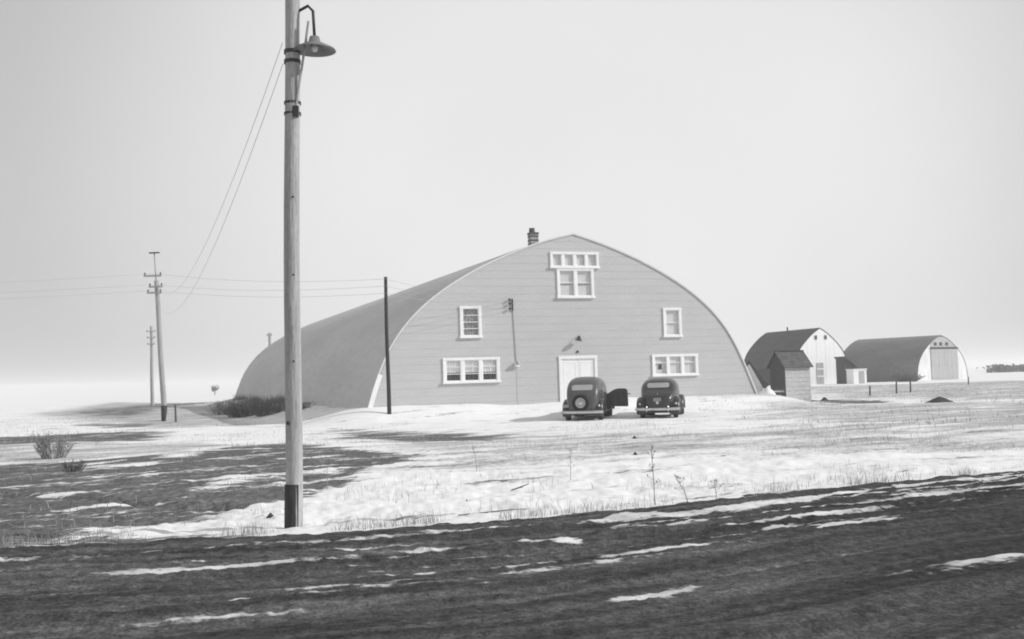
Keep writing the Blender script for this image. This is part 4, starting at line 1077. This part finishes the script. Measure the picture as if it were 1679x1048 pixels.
def blades(name, label, pts, hmin, hmax, wid, m, seed, lean=.5):
    rs = np.random.RandomState(seed); n_ = len(pts); P = np.zeros((n_, 3)); P[:, :2] = pts; P[:, 2] = ground_h(pts[:, 0], pts[:, 1]) - .02
    h = rs.uniform(hmin, hmax, n_) * rs.uniform(.5, 1, n_); a = rs.uniform(0, 2 * pi, n_); ln = rs.uniform(0, lean, n_) * h
    b = rs.uniform(0, 2 * pi, n_); sx = np.stack([np.cos(b), np.sin(b), 0 * b], 1) * (wid * rs.uniform(.6, 1.2, n_))[:, None]
    d = np.stack([np.cos(a) * ln, np.sin(a) * ln, h], 1); mid = P + d * .55 - np.stack([np.cos(a) * ln, np.sin(a) * ln, 0 * a], 1) * .2
    V = np.stack([P - sx, P + sx, mid + sx * .7, mid - sx * .7, P + d], 1).reshape(-1, 3)
    i0 = np.arange(n_) * 5
    me = bpy.data.meshes.new(name); fs = [f for i in i0 for f in ((i, i + 1, i + 2, i + 3), (i + 3, i + 2, i + 4))]
    me.from_pydata(V.tolist(), [], fs); me.materials.append(MT[m]); o = bpy.data.objects.new(name, me); COL.objects.link(o)
    return tag(o, label, 'grass', kind='stuff')
rs = np.random.RandomState(5)
def scatter(n_, fx):
    out = []
    while len(out) < n_:
        x, y = fx(); out.append((x, y))
    return np.array(out)
def verge():
    while True:
        x = rs.uniform(-7, 13); v = abs(rs.normal(.25, .55)); y = float(road_edge(x)) + v + .15
        if float(vnoise(x * 1.6, y * 1.6, 91)) + .5 * float(vnoise(x * .4, y * .4, 92)) > .80: return x + rs.normal(0, .05), y
blades('dry_grass', 'dry grass fringe along the snowy road edge', scatter(2600, verge), .08, .26, .003, 'grass', 1, .7)
def bank():
    while True:
        x = rs.uniform(-6, 14); y = rs.uniform(13.5, 40)
        if float(road_v(x, y)) > 1 and float(fbm(x * .5, y * .5, 93, 3)) > .56 and rs.rand() < .4 + .6 * (x > -3): return x, y
blades('dry_grass', 'sparse dry grass poking through the snow bank', scatter(5200, bank), .06, .24, .0035, 'grass', 2, .7)
def meadow():
    while True:
        x = rs.uniform(8, 50); y = rs.uniform(26, 110)
        if x < .55 * y and float(fbm(x * .25, y * .25, 95, 3)) > .5 and float(hall_dist(x, y)) > .5: return x, y
blades('dry_grass', 'dry stubble on the field at the right', scatter(6000, meadow), .08, .25, .009, 'grass', 3, .8)
def leftf():
    while True:
        x = rs.uniform(-34, -4); y = rs.uniform(15, 75)
        if x > -.6 * y and float(fbm(x * .3, y * .3, 97, 3)) > .5 and float(hall_dist(x, y)) > .5: return x, y
blades('dry_grass', 'dry stubble on the bare ground at the left', scatter(5000, leftf), .05, .20, .007, 'grass', 4, .8)
def wallfoot():
    while True:
        t = rs.uniform(14, 52); s = -9.75 - abs(rs.normal(.3, .5)); x, y = hall_xy(s, t)
        if float(vnoise(t * .5, s, 99)) > .35: return x, y
blades('dry_grass', 'tall dead weeds along the left foot of the hall', scatter(1500, wallfoot), .2, .8, .012, 'twig', 6, .6)

# far tree belt at the right edge: individual low trees read as one mass
rnd = random.Random(12)
mb = MB()
for k in range(110):
    a = rnd.uniform(.408, .60); r = 300 + rnd.uniform(-12, 12); x, y = r * sin(a), r * cos(a); h = rnd.uniform(1.3, 1.9)
    for j in range(46):
        u = Vector((x + rnd.gauss(0, 1.4), y + rnd.gauss(0, 1.4), rnd.uniform(-.2, h))); q = .45
        vs = [u + Vector((rnd.uniform(-q, q), rnd.uniform(-q, q), rnd.uniform(-q, q))) for _ in range(4)]
        mb.add(vs, [(0, 1, 2), (0, 2, 3)])
o = mb.build('far_shelterbelt', 'farbush'); tag(o, 'dark far line of low trees at the right horizon', 'tree line', kind='stuff')
# one lone far tree
t = thing('far_tree', 'tiny lone tree on the horizon left of the hall', 'tree', gz(-81.6, 300))
MB().tube([(0, 0, -.3), (0, 0, 1.3)], [.16, .1], 6).build('trunk', 'farbush', t)
rnd = random.Random(3); mb = MB()
for j in range(160):
    u = Vector((rnd.gauss(0, .45), rnd.gauss(0, .45), 1.7 + rnd.gauss(0, .3))); q = .4
    mb.add([u + Vector((rnd.uniform(-q, q), rnd.uniform(-q, q), rnd.uniform(-q, q))) for _ in range(3)], [(0, 1, 2)])
mb.build('crown', 'farbush', t)

# ------------------------------------------------------------------ winter haze: one closed box of thin air round everything
hz = bpy.data.materials.new('haze_air'); hz.use_nodes = True
hn = hz.node_tree.nodes; hl = hz.node_tree.links; hn.clear()
ho = hn.new('ShaderNodeOutputMaterial'); pv = hn.new('ShaderNodeVolumePrincipled')
pv.inputs['Color'].default_value = (.99, .99, .99, 1); pv.inputs['Density'].default_value = 0.0009; pv.inputs['Anisotropy'].default_value = 0.0
hl.new(pv.outputs[0], ho.inputs['Volume'])
o = MB().box(-13000, 13000, -13000, 13000, -4, 18).build('haze', hz)
tag(o, 'thin winter haze lying over the plain', kind='stuff')
